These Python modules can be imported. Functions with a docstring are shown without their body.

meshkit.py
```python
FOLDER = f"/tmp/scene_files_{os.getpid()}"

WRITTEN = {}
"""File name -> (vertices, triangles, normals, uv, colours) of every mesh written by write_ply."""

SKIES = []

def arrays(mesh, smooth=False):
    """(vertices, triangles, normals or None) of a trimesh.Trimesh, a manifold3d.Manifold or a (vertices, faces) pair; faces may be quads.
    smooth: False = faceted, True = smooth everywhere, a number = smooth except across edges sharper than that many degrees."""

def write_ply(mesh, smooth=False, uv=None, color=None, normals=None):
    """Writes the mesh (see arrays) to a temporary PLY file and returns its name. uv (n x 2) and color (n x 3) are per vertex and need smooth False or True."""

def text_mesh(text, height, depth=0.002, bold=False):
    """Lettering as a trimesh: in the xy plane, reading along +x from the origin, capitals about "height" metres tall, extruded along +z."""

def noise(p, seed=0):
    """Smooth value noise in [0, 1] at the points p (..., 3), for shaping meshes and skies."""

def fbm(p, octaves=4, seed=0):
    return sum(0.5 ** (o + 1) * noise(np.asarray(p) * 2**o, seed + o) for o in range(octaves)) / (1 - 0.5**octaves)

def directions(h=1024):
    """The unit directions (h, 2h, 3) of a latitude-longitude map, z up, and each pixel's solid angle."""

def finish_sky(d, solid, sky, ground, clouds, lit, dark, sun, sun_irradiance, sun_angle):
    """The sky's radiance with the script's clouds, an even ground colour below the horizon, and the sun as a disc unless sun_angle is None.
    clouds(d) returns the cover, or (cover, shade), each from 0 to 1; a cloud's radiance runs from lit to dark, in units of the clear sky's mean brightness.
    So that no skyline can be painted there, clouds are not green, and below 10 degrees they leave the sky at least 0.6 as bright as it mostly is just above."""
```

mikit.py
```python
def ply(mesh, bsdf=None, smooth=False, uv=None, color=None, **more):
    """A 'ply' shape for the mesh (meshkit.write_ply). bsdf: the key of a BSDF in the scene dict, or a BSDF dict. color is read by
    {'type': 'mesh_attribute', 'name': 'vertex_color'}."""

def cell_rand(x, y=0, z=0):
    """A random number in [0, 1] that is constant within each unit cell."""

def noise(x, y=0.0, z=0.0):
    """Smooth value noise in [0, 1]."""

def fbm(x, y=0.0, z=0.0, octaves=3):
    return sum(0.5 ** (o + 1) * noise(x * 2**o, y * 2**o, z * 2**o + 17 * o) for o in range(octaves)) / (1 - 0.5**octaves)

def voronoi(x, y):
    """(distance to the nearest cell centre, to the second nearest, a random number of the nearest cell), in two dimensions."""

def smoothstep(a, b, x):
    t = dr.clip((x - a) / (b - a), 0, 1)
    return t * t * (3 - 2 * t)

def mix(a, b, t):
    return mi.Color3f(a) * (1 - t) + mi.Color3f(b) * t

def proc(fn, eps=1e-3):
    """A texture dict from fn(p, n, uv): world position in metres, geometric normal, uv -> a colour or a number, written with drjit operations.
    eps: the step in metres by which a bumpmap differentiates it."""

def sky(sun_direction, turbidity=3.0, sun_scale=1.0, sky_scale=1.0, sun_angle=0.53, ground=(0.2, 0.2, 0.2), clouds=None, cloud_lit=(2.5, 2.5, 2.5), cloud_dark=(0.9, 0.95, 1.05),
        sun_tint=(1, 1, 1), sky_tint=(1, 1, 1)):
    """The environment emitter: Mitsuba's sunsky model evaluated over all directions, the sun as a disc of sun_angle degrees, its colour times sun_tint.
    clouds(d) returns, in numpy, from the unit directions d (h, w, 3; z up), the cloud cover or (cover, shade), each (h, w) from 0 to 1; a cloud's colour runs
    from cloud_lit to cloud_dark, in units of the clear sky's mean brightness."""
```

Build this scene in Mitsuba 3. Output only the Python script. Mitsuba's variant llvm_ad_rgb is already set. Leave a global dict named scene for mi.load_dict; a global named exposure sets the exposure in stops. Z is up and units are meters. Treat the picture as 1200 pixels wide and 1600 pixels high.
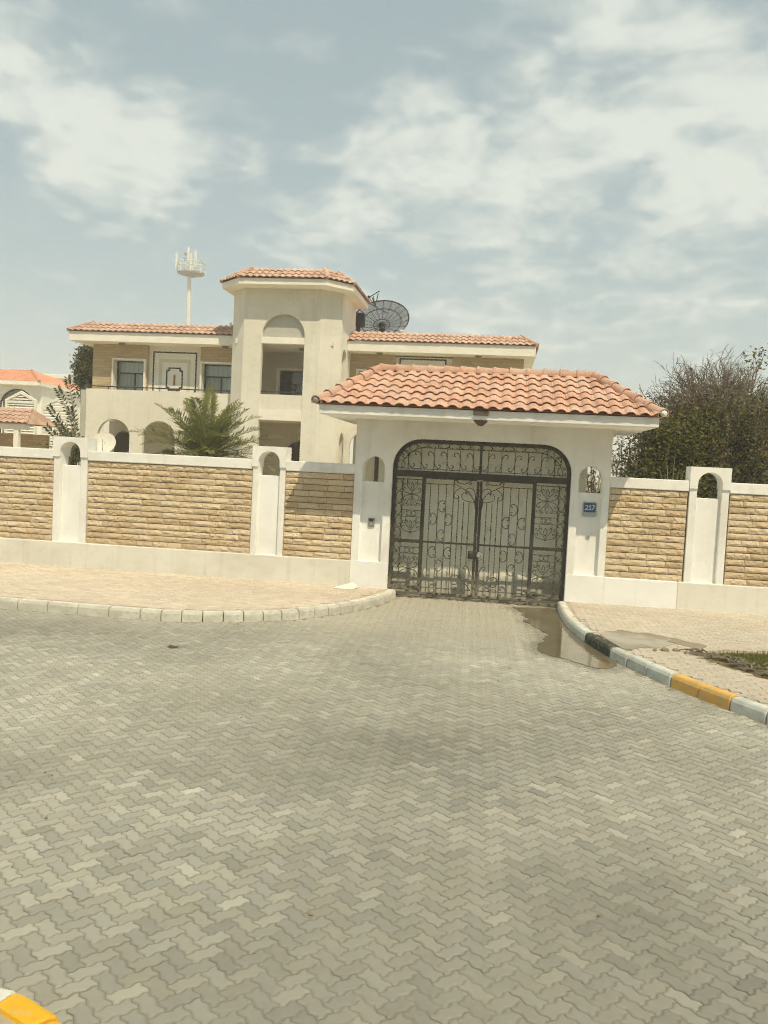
import math, random
import numpy as np, trimesh, drjit as dr, mitsuba as mi
import mikit, meshkit
import shapely
from shapely.geometry import Polygon, Point, LineString, box as sbox
from shapely.ops import unary_union

T = mi.ScalarTransform4f
scene, labels = {}, {}
PI = math.pi

# ------------------------------------------------------------------ camera, sky, exposure
EYE = np.array([0.0, -15.677, 2.5])
YAW, PITCH, ROLL = -0.13379, 0.05719, 0.04941
fwd = np.array([math.sin(YAW) * math.cos(PITCH), math.cos(YAW) * math.cos(PITCH), -math.sin(PITCH)])
rgt = np.array([math.cos(YAW), -math.sin(YAW), 0.0])
upv = np.cross(rgt, fwd)
cam_r = math.cos(ROLL) * rgt + math.sin(ROLL) * upv
cam_u = -math.sin(ROLL) * rgt + math.cos(ROLL) * upv
scene['camera'] = {'type': 'perspective', 'fov': math.degrees(2 * math.atan(600 / 1315.1)), 'fov_axis': 'x',
                   'near_clip': 0.05, 'far_clip': 5000.0,
                   'to_world': T().look_at(origin=EYE.tolist(), target=(EYE + fwd).tolist(), up=cam_u.tolist())}


def dir_of(az, el):
    a, e = math.radians(az), math.radians(el)
    return np.array([math.sin(a) * math.cos(e), math.cos(a) * math.cos(e), math.sin(e)])


CLOUD_BANKS = [(-31.5, 21.5, 4.0, .8), (-27.5, 18.5, 3.0, .7), (-22.5, 19.5, 3.2, .62), (-30, 16.0, 2.4, .6), (-23, 16.8, 2.2, .55), (-33, 24, 3, .4), (-18, 20.5, 2.2, .35), (-6, 21, 4.5, .85), (-11, 17.5, 3.2, .8), (-15.5, 14.5, 3.0, .6), (-1, 17, 4.2, .6),
               (10, 24.5, 5, .8), (3, 20, 4, .6), (12, 17, 5.5, .62), (13.5, 21, 4, .5), (2, 27, 4, .6), (-2, 12, 6, .3), (9, 11, 7, .35), (-24, 14, 3.2, .35)]


def clouds(d):
    zz = np.maximum(d[..., 2], 0.03)
    q = np.stack([d[..., 0] / (zz + .18), d[..., 1] / (zz + .18), 0 * zz], -1)
    warp = np.stack([meshkit.fbm(q * 5 + 7, 3, 5), meshkit.fbm(q * 5 + 31, 3, 6), 0 * zz], -1) - .5
    big = meshkit.fbm(q * 2.2 + warp * .3, 4, 11)
    fine = meshkit.fbm(q * 8.5 + warp * 1.1, 6, 3)
    wisp = meshkit.fbm(q * 26 + warp * 3, 4, 8)
    bank = 0
    for az, el, r, w in CLOUD_BANKS:
        c = dir_of(az, el)
        ang = np.degrees(np.arccos(np.clip(d @ c, -1, 1)))
        bank = bank + w * np.exp(-(ang / r) ** 2)
    bank = np.maximum(np.minimum(bank, 1.0), np.where(d[..., 1] < .35, np.clip((big - .45) * 3, 0, 1), 0))
    dens = bank * .68 + (fine - .5) * 1.45 + (big - .5) * .55 + (wisp - .5) * .42
    body = np.clip((dens - .06) / .78, 0, 1)
    body = body * body * (3 - 2 * body)
    low = np.exp(-np.maximum(d[..., 2], 0) / .16)
    veil = .56 + .42 * low
    cover = np.clip(veil + (1 - veil) * body * .92, 0, 1)
    shade = np.clip(1 - body * 1.05 - .55 * low + .10 * wisp, 0, 1)
    return cover, shade


scene['sky'] = mikit.sky((0.56, -1.0, 1.55), turbidity=4.0, sun_scale=0.88, sky_scale=1.0, ground=(.3, .27, .2), clouds=clouds,
                         cloud_lit=(2.44, 2.58, 2.36), cloud_dark=(1.66, 1.90, 1.80), sun_tint=(.965, 1.0, .945), sky_tint=(.90, 1.04, .90))
exposure = 1.62

# ------------------------------------------------------------------ helpers
_used = {}


def num(base):
    k = _used.get(base, 0)
    _used[base] = k + 1
    return base if k == 0 else f'{base}_{k:03d}'


class MB:
    """Collects vertices and triangles into one mesh."""

    def __init__(self):
        self.v, self.f, self.n = [], [], 0

    def add(self, v, f):
        v, f = np.asarray(v, float).reshape(-1, 3), np.asarray(f, int)
        if f.shape[1] == 4:
            f = np.vstack([f[:, [0, 1, 2]], f[:, [0, 2, 3]]])
        self.v.append(v)
        self.f.append(f + self.n)
        self.n += len(v)
        return self

    def box(self, x0, x1, y0, y1, z0, z1, b=0.0):
        c, h = np.array([(x0 + x1) / 2, (y0 + y1) / 2, (z0 + z1) / 2]), np.array([x1 - x0, y1 - y0, z1 - z0]) / 2
        if b > 0:
            p = []
            for s in np.ndindex(2, 2, 2):
                s = np.array(s) * 2 - 1
                for k in range(3):
                    q = s * (h - b)
                    q[k] = s[k] * h[k]
                    p.append(c + q)
            m = trimesh.convex.convex_hull(np.array(p))
        else:
            m = trimesh.creation.box(extents=2 * h)
            m.apply_translation(c)
        return self.add(m.vertices, m.faces)

    def xz(self, poly, y0, y1):
        """A polygon drawn in x and z, extruded from y0 to y1."""
        for g in getattr(poly, 'geoms', [poly]):
            m = trimesh.creation.extrude_polygon(g, y1 - y0, engine='earcut')
            v = np.array(m.vertices)
            self.add(np.c_[v[:, 0], y1 - v[:, 2], v[:, 1]], m.faces)
        return self

    def yz(self, poly, x0, x1):
        for g in getattr(poly, 'geoms', [poly]):
            m = trimesh.creation.extrude_polygon(g, x1 - x0, engine='earcut')
            v = np.array(m.vertices)
            self.add(np.c_[x0 + v[:, 2], v[:, 0], v[:, 1]], m.faces)
        return self

    def xy(self, poly, z0, z1):
        for g in getattr(poly, 'geoms', [poly]):
            m = trimesh.creation.extrude_polygon(g, z1 - z0, engine='earcut')
            v = np.array(m.vertices)
            self.add(v + [0, 0, z0], m.faces)
        return self

    def tube(self, pts, r, sides=6, caps=True, frame=None):
        p = np.asarray(pts, float)
        t = np.gradient(p, axis=0)
        t /= np.linalg.norm(t, axis=1, keepdims=True) + 1e-12
        ref = np.array([0, 1.0, 0]) if frame is None else np.asarray(frame, float)
        a = np.cross(t, ref)
        bad = np.linalg.norm(a, axis=1) < 1e-3
        a[bad] = np.cross(t[bad], [1.0, 0, 0.01])
        a /= np.linalg.norm(a, axis=1, keepdims=True)
        b = np.cross(t, a)
        ang = np.arange(sides) * 2 * PI / sides + (PI / 4 if sides == 4 else 0)
        rr = np.broadcast_to(r, (len(p),))[:, None, None]
        v = p[:, None] + rr * (np.cos(ang)[None, :, None] * a[:, None] + np.sin(ang)[None, :, None] * b[:, None])
        n = len(p)
        i, j = np.meshgrid(np.arange(n - 1), np.arange(sides), indexing='ij')
        q = np.stack([i * sides + j, i * sides + (j + 1) % sides, (i + 1) * sides + (j + 1) % sides, (i + 1) * sides + j], -1).reshape(-1, 4)
        f = np.vstack([q[:, [0, 1, 2]], q[:, [0, 2, 3]]])
        if caps:
            k = np.arange(1, sides - 1)
            f = np.vstack([f, np.stack([0 * k, k + 1, k], 1), np.stack([0 * k, k, k + 1], 1) + (n - 1) * sides])
        return self.add(v.reshape(-1, 3), f)

    def lathe(self, prof, c, n=20):
        prof = np.asarray(prof, float)
        a = np.arange(n) * 2 * PI / n
        v = np.stack([prof[:, :1] * np.cos(a) + c[0], prof[:, :1] * np.sin(a) + c[1], np.repeat(prof[:, 1:2] + c[2], n, 1)], -1)
        m = len(prof)
        i, j = np.meshgrid(np.arange(m - 1), np.arange(n), indexing='ij')
        q = np.stack([i * n + j, i * n + (j + 1) % n, (i + 1) * n + (j + 1) % n, (i + 1) * n + j], -1).reshape(-1, 4)
        return self.add(v.reshape(-1, 3), q)

    def mesh(self):
        return trimesh.Trimesh(np.vstack(self.v), np.vstack(self.f), process=False)


def put(key, mesh, m, smooth=False, color=None):
    if isinstance(mesh, MB):
        mesh = mesh.mesh()
    scene[key] = mikit.ply(mesh, m, smooth=smooth, color=color)
    return key


def thing(name, label, cat, group=None, kind=None):
    key = num(name)
    labels[key] = {'label': label, 'category': cat}
    if group:
        labels[key]['group'] = group
    if kind:
        labels[key]['kind'] = kind
    return key


def struct(name, label, kind='structure'):
    key = num(name)
    labels[key] = {'label': label, 'kind': kind, 'category': name.replace('_', ' ')}
    return key


def part(parent, name, mesh, m, smooth=False, stuff=False, label=None, color=None):
    key = num(f'{parent}__{name}')
    put(key, mesh, m, smooth, color)
    if stuff or label:
        labels[key] = {}
        if stuff:
            labels[key]['kind'] = 'stuff'
        if label:
            labels[key]['label'] = label
    return key


def principled(color, rough=.8, spec=.3, **more):
    col = color if isinstance(color, dict) else {'type': 'rgb', 'value': list(color)}
    return {'type': 'principled', 'base_color': col, 'roughness': rough, 'specular': spec, **more}


def mat(name, color, rough=.8, spec=.3, bump=None, eps=2e-3, scale=1.0, **more):
    """color: a triple, or fn(p, n, uv). bump: fn giving a height in metres."""
    if callable(color):
        color = mikit.proc(color)
    b = principled(color, rough, spec, **more)
    if bump is not None:
        b = {'type': 'bumpmap', 'arbitrary': mikit.proc(bump, eps), 'scale': scale, 'bsdf': b}
    scene[name] = {'type': 'twosided', 'bsdf': b}
    return name


F, N3, mix, sst = mikit.fbm, mikit.noise, mikit.mix, mikit.smoothstep


def tri(p, k):  # a 2-D coordinate that varies on any upright or flat face
    return (p.x + p.y * .73) * k, (p.z + p.y * .31) * k


# ------------------------------------------------------------------ materials
def plaster(name, a, b, streak=.0, bumpy=.0012, freq=1.6):
    def col(p, n, uv):
        t = F(p.x * freq, p.y * freq, p.z * freq, 4)
        s = F(p.x * 9.0 + 3, p.y * 9.0, p.z * .55, 3)
        f = F(p.x * 9, p.y * 9, p.z * 9 + 4, 3)
        w = dr.clip(sst(.35, .75, t) * .55 + streak * sst(.5, .78, s) + .25 * sst(.45, .8, f), 0, 1)
        return mix(a, b, w)

    return mat(name, col, .85, .2, bump=lambda p, n, uv: bumpy * F(p.x * 28, p.y * 28, p.z * 28, 3), eps=4e-3)


plaster('white_plaster', (.78, .775, .74), (.66, .645, .59), streak=.5)
plaster('fresh_plaster', (.80, .80, .775), (.71, .70, .655), streak=.3)
plaster('plinth_plaster', (.70, .68, .60), (.58, .55, .47), streak=.4)
plaster('villa_plaster', (.69, .665, .575), (.58, .55, .46), streak=.3, freq=.8)
plaster('villa_white', (.78, .755, .67), (.69, .655, .56), streak=.2)
plaster('villa_grey', (.44, .43, .38), (.38, .36, .31), streak=.15)
plaster('band_grey', (.60, .575, .48), (.54, .515, .42), streak=.1)
plaster('neighbor_white', (.80, .78, .70), (.72, .69, .58), streak=.15)


def stone_mat(name, a, b):
    def col(p, n, uv):
        t = F(p.x * 2.2, p.y * 3, p.z * 5.0, 3)
        g = F(p.x * 22, p.y * 22, p.z * 30, 3)
        return mix(a, b, dr.clip(.15 + .9 * (t - .3) + .7 * (g - .5), 0, 1))

    return mat(name, col, .92, .1, bump=lambda p, n, uv: .006 * F(p.x * 26, p.y * 26, p.z * 40, 3), eps=3e-3)


STONES = [stone_mat('stone_honey', (.58, .465, .31), (.44, .335, .21)), stone_mat('stone_pale', (.64, .53, .375), (.50, .39, .26)),
          stone_mat('stone_tan', (.52, .41, .265), (.40, .30, .185)), stone_mat('stone_buff', (.60, .50, .345), (.47, .37, .235))]
mat('mortar', lambda p, n, uv: mix((.34, .24, .13), (.24, .165, .085), F(p.x * 8, p.y * 8, p.z * 8, 3)), .95, .1)


def cladding(p, n, uv):
    h = p.x + p.y
    row = dr.floor(p.z / .11)
    fz = p.z / .11 - row
    c = mikit.cell_rand(h / .42 + mikit.cell_rand(row, 5) * 7, row, 2)
    base = mix((.54, .43, .27), (.43, .335, .20), c * .6 + .5 * (F(h * 6, p.z * 9, 1, 3) - .3))
    return mix(base, (.25, .18, .10), .6 * (1 - sst(.03, .14, fz)))


mat('stone_cladding', cladding, .9, .1, bump=lambda p, n, uv: .012 * F((p.x + p.y) * 8, p.z * 20, 1, 3) + .012 * sst(.0, .2, p.z / .11 - dr.floor(p.z / .11)), eps=6e-3)


def terracotta(name, a, b, c):
    def col(p, n, uv):
        t = F(p.x * 3, p.y * 3, p.z * 3, 3)
        s = F(p.x * 14, p.y * 14, p.z * 14, 4)
        m = mix(a, b, sst(.3, .7, t))
        w = F(p.x * 1.1 + 9, p.y * 1.1, p.z * 1.4, 4)
        m = mix(m, (.30, .235, .185), .28 * sst(.52, .75, w) * sst(.4, .6, s))
        return mix(m, c, .38 * sst(.55, .8, s))

    return mat(name, col, .92, .08, bump=lambda p, n, uv: .0015 * F(p.x * 40, p.y * 40, p.z * 40, 2), eps=3e-3)


TILES = [terracotta('tile_rose', (.535, .325, .235), (.465, .275, .195), (.60, .45, .37)), terracotta('tile_clay', (.56, .355, .265), (.49, .30, .22), (.62, .47, .39)),
         terracotta('tile_dusty', (.55, .37, .28), (.48, .315, .235), (.61, .48, .41)), terracotta('tile_deep', (.50, .30, .21), (.43, .25, .175), (.57, .41, .33))]
terracotta('tile_far', (.53, .365, .28), (.44, .285, .215), (.62, .49, .40))
terracotta('tile_neighbor', (.58, .27, .17), (.52, .23, .14), (.62, .34, .22))


def iron(p, n, uv):
    base = mix((.020, .018, .013), (.040, .035, .025), F(p.x * 12, p.y * 12, p.z * 12, 3))
    d = F(p.x * 2.6, 3.0, p.z * 1.6, 3)
    dust = sst(.62, .05, p.z - .5 * (d - .5)) * .5 * sst(.3, .6, F(p.x * 20, p.y * 20, p.z * 20, 2))
    return mix(base, (.33, .29, .21), dr.clip(dust + .02, 0, 1))


mat('iron', iron, .5, .4)


def sheet(p, n, uv):
    base = mix((.85, .83, .69), (.80, .775, .63), F(p.x * 1.6, 2, p.z * .8, 3))
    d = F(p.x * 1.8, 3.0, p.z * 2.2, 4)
    mud_sun_mute = .8 * sst(.54, .36, p.z - .08 * (d - .5))  # mud at the foot, its band also darkened to mute the sunlit strip
    base = mix(base, (.34, .33, .27), mud_sun_mute)
    spl = sst(.63, .74, F(p.x * 11, 2, p.z * 7, 3)) * .35
    return mix(base, (.40, .37, .28), spl)


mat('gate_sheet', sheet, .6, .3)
mat('dark_metal', (.03, .03, .026), .5, .4)
mat('mesh_metal', (.15, .15, .135), .6, .3)
mat('grey_metal', (.30, .30, .28), .45, .5)
mat('bronze_metal', (.10, .075, .045), .5, .4)
mat('white_metal', (.66, .66, .60), .5, .4)
mat('black_plastic', (.02, .02, .02), .5, .4)
mat('sign_blue', (.018, .06, .145), .35, .5)
mat('sign_grey', (.33, .36, .36), .4, .5)
mat('sign_white', (.66, .68, .68), .5, .3)
mat('box_grey', (.22, .215, .19), .5, .4)
mat('inlay_dark', (.05, .05, .04), .6, .3)
mat('inlay_brown', (.30, .15, .09), .7, .3)
mat('frame_dark', (.045, .05, .042), .5, .4)
mat('curtain', lambda p, n, uv: mix((.27, .29, .235), (.21, .23, .185), .5 + .5 * dr.sin(p.x * 40)), .9, .1)  # grey-green of the pane reflections, painted on sheets behind the glass
mat('glass_tone_pale', lambda p, n, uv: mix((.37, .42, .36), (.31, .355, .305), .5 + .5 * dr.sin(p.x * 34)), .9, .1)  # paler reflected tone, painted the same way
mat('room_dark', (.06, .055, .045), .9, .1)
mat('door_wood', (.06, .045, .03), .6, .3)
scene['glass'] = {'type': 'thindielectric'}
mat('paper', lambda p, n, uv: mix((.78, .77, .70), (.62, .60, .52), F(p.x * 20, p.y * 20, p.z * 20, 3)), .8, .2)


def kerbmat(name, a, b, wear):
    def col(p, n, uv):
        t = F(p.x * 5, p.y * 5, p.z * 5, 4)
        s = F(p.x * 21 + 5, p.y * 21, p.z * 21, 3)
        m = mix(a, b, sst(.3, .7, t))
        return mix(m, wear, dr.clip(.9 * sst(.53, .72, s) + .5 * sst(.55, .7, t), 0, 1) * .75)

    return mat(name, col, .85, .2, bump=lambda p, n, uv: .003 * F(p.x * 35, p.y * 35, p.z * 35, 3), eps=4e-3)


kerbmat('kerb_concrete', (.56, .545, .475), (.48, .465, .395), (.45, .42, .33))
kerbmat('kerb_white', (.52, .54, .50), (.43, .45, .41), (.40, .37, .29))
kerbmat('kerb_pale', (.66, .65, .58), (.58, .56, .48), (.45, .41, .32))
kerbmat('kerb_yellow', (.62, .38, .10), (.54, .32, .10), (.46, .34, .18))
kerbmat('kerb_yellow_bright', (.78, .44, .03), (.70, .38, .03), (.64, .42, .12))
kerbmat('kerb_black', (.05, .055, .042), (.09, .09, .07), (.16, .15, .11))


def dustblend(name, dust, w, spread):
    def wt(p, n, uv):
        t = F(p.x * .45, p.y * .45, 1.0, 4)
        g = F(p.x * 14, p.y * 14, 3.0, 3)
        return dr.clip(w + spread * (t - .5) + .28 * (g - .5), 0, .9)

    def dcol(p, n, uv):
        g = F(p.x * 30, p.y * 30, 1.0, 3)
        return mix(dust, tuple(.82 * c for c in dust), g)

    scene[name] = {'type': 'twosided', 'bsdf': {'type': 'blendbsdf', 'weight': mikit.proc(wt),
                   'bsdf_0': principled({'type': 'mesh_attribute', 'name': 'vertex_color'}, .88, .2), 'bsdf_1': principled(mikit.proc(dcol), .95, .1)}}
    return name


dustblend('road_paver', (.335, .32, .265), .30, .6)
dustblend('walk_paver', (.48, .43, .34), .45, .5)
mat('joint_sand', lambda p, n, uv: mix((.245, .23, .18), (.195, .185, .145), F(p.x * 9, p.y * 9, 1, 4)), .95, .1)
mat('sand', lambda p, n, uv: mix((.47, .41, .30), (.38, .33, .24), F(p.x * 1.5, p.y * 1.5, 1, 5)), .95, .1)
mat('asphalt_far', lambda p, n, uv: mix((.24, .22, .165), (.19, .175, .13), F(p.x * .6, p.y * .6, 1, 5)), .95, .1)
mat('soil', lambda p, n, uv: mix((.16, .12, .07), (.25, .19, .115), F(p.x * 14, p.y * 14, 1, 4)), .95, .1, bump=lambda p, n, uv: .02 * F(p.x * 20, p.y * 20, 1, 3), eps=5e-3)
mat('damp_slab', lambda p, n, uv: mix((.25, .23, .185), (.345, .32, .26), sst(.35, .65, F(p.x * 2.6, p.y * 2.6, 1, 4))), .8, .25, bump=lambda p, n, uv: .004 * F(p.x * 30, p.y * 30, 1, 3), eps=4e-3)
mat('damp_sand', lambda p, n, uv: mix((.22, .18, .125), (.29, .24, .17), F(p.x * 8, p.y * 8, 1, 4)), .75, .3)
mat('rubble', lambda p, n, uv: mix((.30, .25, .18), (.20, .165, .12), F(p.x * 18, p.y * 18, p.z * 18, 3)), .95, .1)
mat('water', lambda p, n, uv: mix((.11, .092, .058), (.16, .135, .085), F(p.x * 2.5, p.y * 2.5, 1, 3)), .04, .5,
    bump=lambda p, n, uv: .0022 * F(p.x * 5, p.y * 16, 1, 3), eps=1e-2)


def leafmat(name, c, trans=.5):
    scene[name] = {'type': 'principledthin', 'base_color': {'type': 'rgb', 'value': list(c)}, 'roughness': .6, 'diff_trans': trans, 'spec_trans': 0.0}
    return name


leafmat('palm_leaf', (.235, .24, .085), .8)
leafmat('palm_leaf_dry', (.27, .23, .11))
leafmat('leaf_dark', (.07, .078, .03))
leafmat('leaf_mid', (.12, .125, .045))
leafmat('leaf_yellow', (.20, .185, .04))
leafmat('leaf_pale', (.20, .20, .10))
leafmat('leaf_dead', (.15, .105, .06))
leafmat('grass_blade', (.17, .18, .05))
mat('twig', (.205, .17, .125), .9, .1)
mat('bark', lambda p, n, uv: mix((.15, .115, .075), (.09, .07, .045), F(p.x * 20, p.y * 20, p.z * 8, 3)), .9, .1)

rng = np.random.default_rng(7)


def inside(poly, pts):
    import shapely
    return shapely.contains_xy(poly, pts[:, 0], pts[:, 1])


def smooth_line(pts, n=8):
    """Catmull-Rom through the points."""
    p = np.asarray(pts, float)
    p = np.vstack([2 * p[0] - p[1], p, 2 * p[-1] - p[-2]])
    out = []
    t = np.linspace(0, 1, n, endpoint=False)[:, None]
    for i in range(1, len(p) - 2):
        a, b, c, d = p[i - 1], p[i], p[i + 1], p[i + 2]
        out.append(.5 * (2 * b + (c - a) * t + (2 * a - 5 * b + 4 * c - d) * t ** 2 + (3 * b - a - 3 * c + d) * t ** 3))
    return np.vstack(out + [p[-2:-1]])


def sheet_mesh(poly, z, seg=None):
    return MB().xy(poly, z - .004, z)


# ------------------------------------------------------------------ ground, road, pavements, kerbs
g = struct('ground', 'pale desert sand ground stretching away on all sides')
put(g, MB().box(-1500, 1500, -1500, 1500, -.4, -.06), 'sand')

L_KERB = smooth_line([(-15, -3.70), (-11, -3.72), (-7.5, -3.76), (-6.0, -3.80), (-4.9, -3.80), (-4.2, -3.63), (-3.6, -3.33), (-3.05, -2.90), (-2.6, -2.32), (-2.2, -1.55), (-1.92, -.75), (-1.80, -.02)], 10)
R_KERB = smooth_line([(1.18, -.02), (1.18, -.9), (1.23, -2.0), (1.40, -3.05), (1.64, -3.95), (2.0, -4.95), (2.5, -5.95), (3.05, -6.85), (3.9, -7.95), (5.2, -9.3), (7, -10.8)], 10)


def resample(line, step):
    ls = LineString(line)
    n = max(1, int(round(ls.length / step)))
    return np.array([ls.interpolate(ls.length * i / n).coords[0] for i in range(n + 1)])


def offset_dir(line, side):
    t = np.gradient(line, axis=0)
    t /= np.linalg.norm(t, axis=1, keepdims=True)
    return side * np.c_[-t[:, 1], t[:, 0]]


def kerb_run(holder, pts, side, pick, h=.15, wid=.15):
    """One stone per interval of pts; the body lies on the given side of the line."""
    nrm = offset_dir(pts, side)
    prof = [(0.0, -.12), (0.012, h - .045), (.03, h - .012), (.055, h), (wid, h), (wid, -.12)]
    for i in range(len(pts) - 1):
        a, b = pts[i], pts[i + 1]
        d = b - a
        L = np.linalg.norm(d)
        d = d / L
        jog = rng.normal(0, .004, 2)
        dz = rng.normal(0, .003)
        rings = []
        for p, n_, s in ((a, nrm[i], .007), (a, nrm[i], .018), (b, nrm[i + 1], -.018), (b, nrm[i + 1], -.007)):
            inset = .009 if abs(s) < .01 else 0
            rings.append([[*(p + d * s + n_ * (o + jog[0] + (inset if o < .1 else -inset))), z + dz - (inset * .7 if z > 0 else 0)] for o, z in prof])
        v = np.array(rings).reshape(-1, 3)
        m, f = len(prof), []
        for r in range(3):
            for k in range(m):
                f.append([r * m + k, r * m + (k + 1) % m, (r + 1) * m + (k + 1) % m, (r + 1) * m + k])
        mb = MB().add(v, f)
        k = np.arange(1, m - 1)
        mb.add(v[:m], np.stack([0 * k, k, k + 1], 1))
        mb.add(v[-m:], np.stack([0 * k, k + 1, k], 1))
        part(holder, 'kerb_stone', mb, pick(i, (a + b) / 2))


kl = struct('kerb', 'weathered concrete kerb curving round the pavement to the gate')
straight = np.array([(x, np.interp(x, L_KERB[:, 0], L_KERB[:, 1])) for x in np.linspace(-13.2, -5.2, 17)])
curve = resample(L_KERB[L_KERB[:, 0] > -5.2], .31)
curve[0] = straight[-1]
kerb_run(kl, np.vstack([straight, curve[1:]]), 1, lambda i, c: 'kerb_concrete')

kr = struct('kerb', 'painted kerb with white, black and yellow lengths beside the puddle')


def paint(i, c):
    y = c[1]
    return 'kerb_concrete' if y > -1.75 else 'kerb_white' if y > -3.0 else 'kerb_black' if y > -4.0 else 'kerb_white' if y > -5.2 else 'kerb_yellow' if y > -6.25 else 'kerb_white' if y > -7.6 else 'kerb_yellow'


kerb_run(kr, resample(R_KERB, .5), 1, paint)

arc = [(-2.13 + .8 * math.sin(a), -13.13 + .8 * math.cos(a)) for a in (0, .25, .62, 1.03, 1.45, 1.9, 2.4, 2.8)]
isl = np.array([(x, -12.33) for x in np.linspace(-5.13, -2.63, 6)] + arc)
kn = struct('kerb', 'white and bright yellow kerb nose of the traffic island')
kerb_run(kn, isl, -1, lambda i, c: 'kerb_yellow_bright' if c[0] > -1.99 or c[0] < -4.2 else 'kerb_pale')
ti = struct('traffic_island', 'sandy top of the kerbed traffic island')
put(ti, MB().xy(Polygon([(-5.1, -12.5)] + [(-2.13 + .65 * math.sin(a), -13.13 + .65 * math.cos(a)) for a in np.linspace(0, PI, 12)] + [(-5.1, -13.8)]), -.05, .13), 'sand')

# pavement sheets behind the kerbs
Lpoly = Polygon([(-30, -3.6), (-15, -3.6)] + [tuple(p) for p in (L_KERB + offset_dir(L_KERB, 1) * .13)] + [(-1.95, .1), (-30, .1)]).buffer(0)
Rpoly = Polygon([tuple(p) for p in (R_KERB + offset_dir(R_KERB, 1) * .13)] + [(30, -10.8), (30, .1), (1.32, .1)]).buffer(0)
GRASS = Polygon(smooth_line([(2.75, -3.95), (3.05, -3.72), (3.9, -3.5), (6.5, -3.4), (6.5, -5.6), (3.9, -5.6), (3.35, -5.12), (3.02, -4.65), (2.75, -3.95)], 6)).buffer(0)
SLAB = Polygon([(1.60, -3.02), (1.72, -2.78), (1.95, -2.70), (2.12, -2.82), (2.62, -3.06), (2.50, -3.30), (2.58, -3.42), (2.28, -3.80), (2.05, -3.84), (1.93, -4.0), (1.80, -4.02), (1.66, -3.5)]).buffer(0)
wl_ = smooth_line([(1.9, -2.60), (2.15, -2.70), (2.4, -2.72), (2.6, -2.95), (2.85, -3.1), (3.02, -3.4), (2.86, -3.6), (2.7, -3.42), (2.5, -3.2), (2.2, -2.95), (1.9, -2.60)], 7)
WET = Polygon(wl_ + .12 * (meshkit.fbm(np.c_[wl_ * 6, 0 * wl_[:, :1]], 3, 5)[:, None] - .5)).buffer(0)
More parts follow.
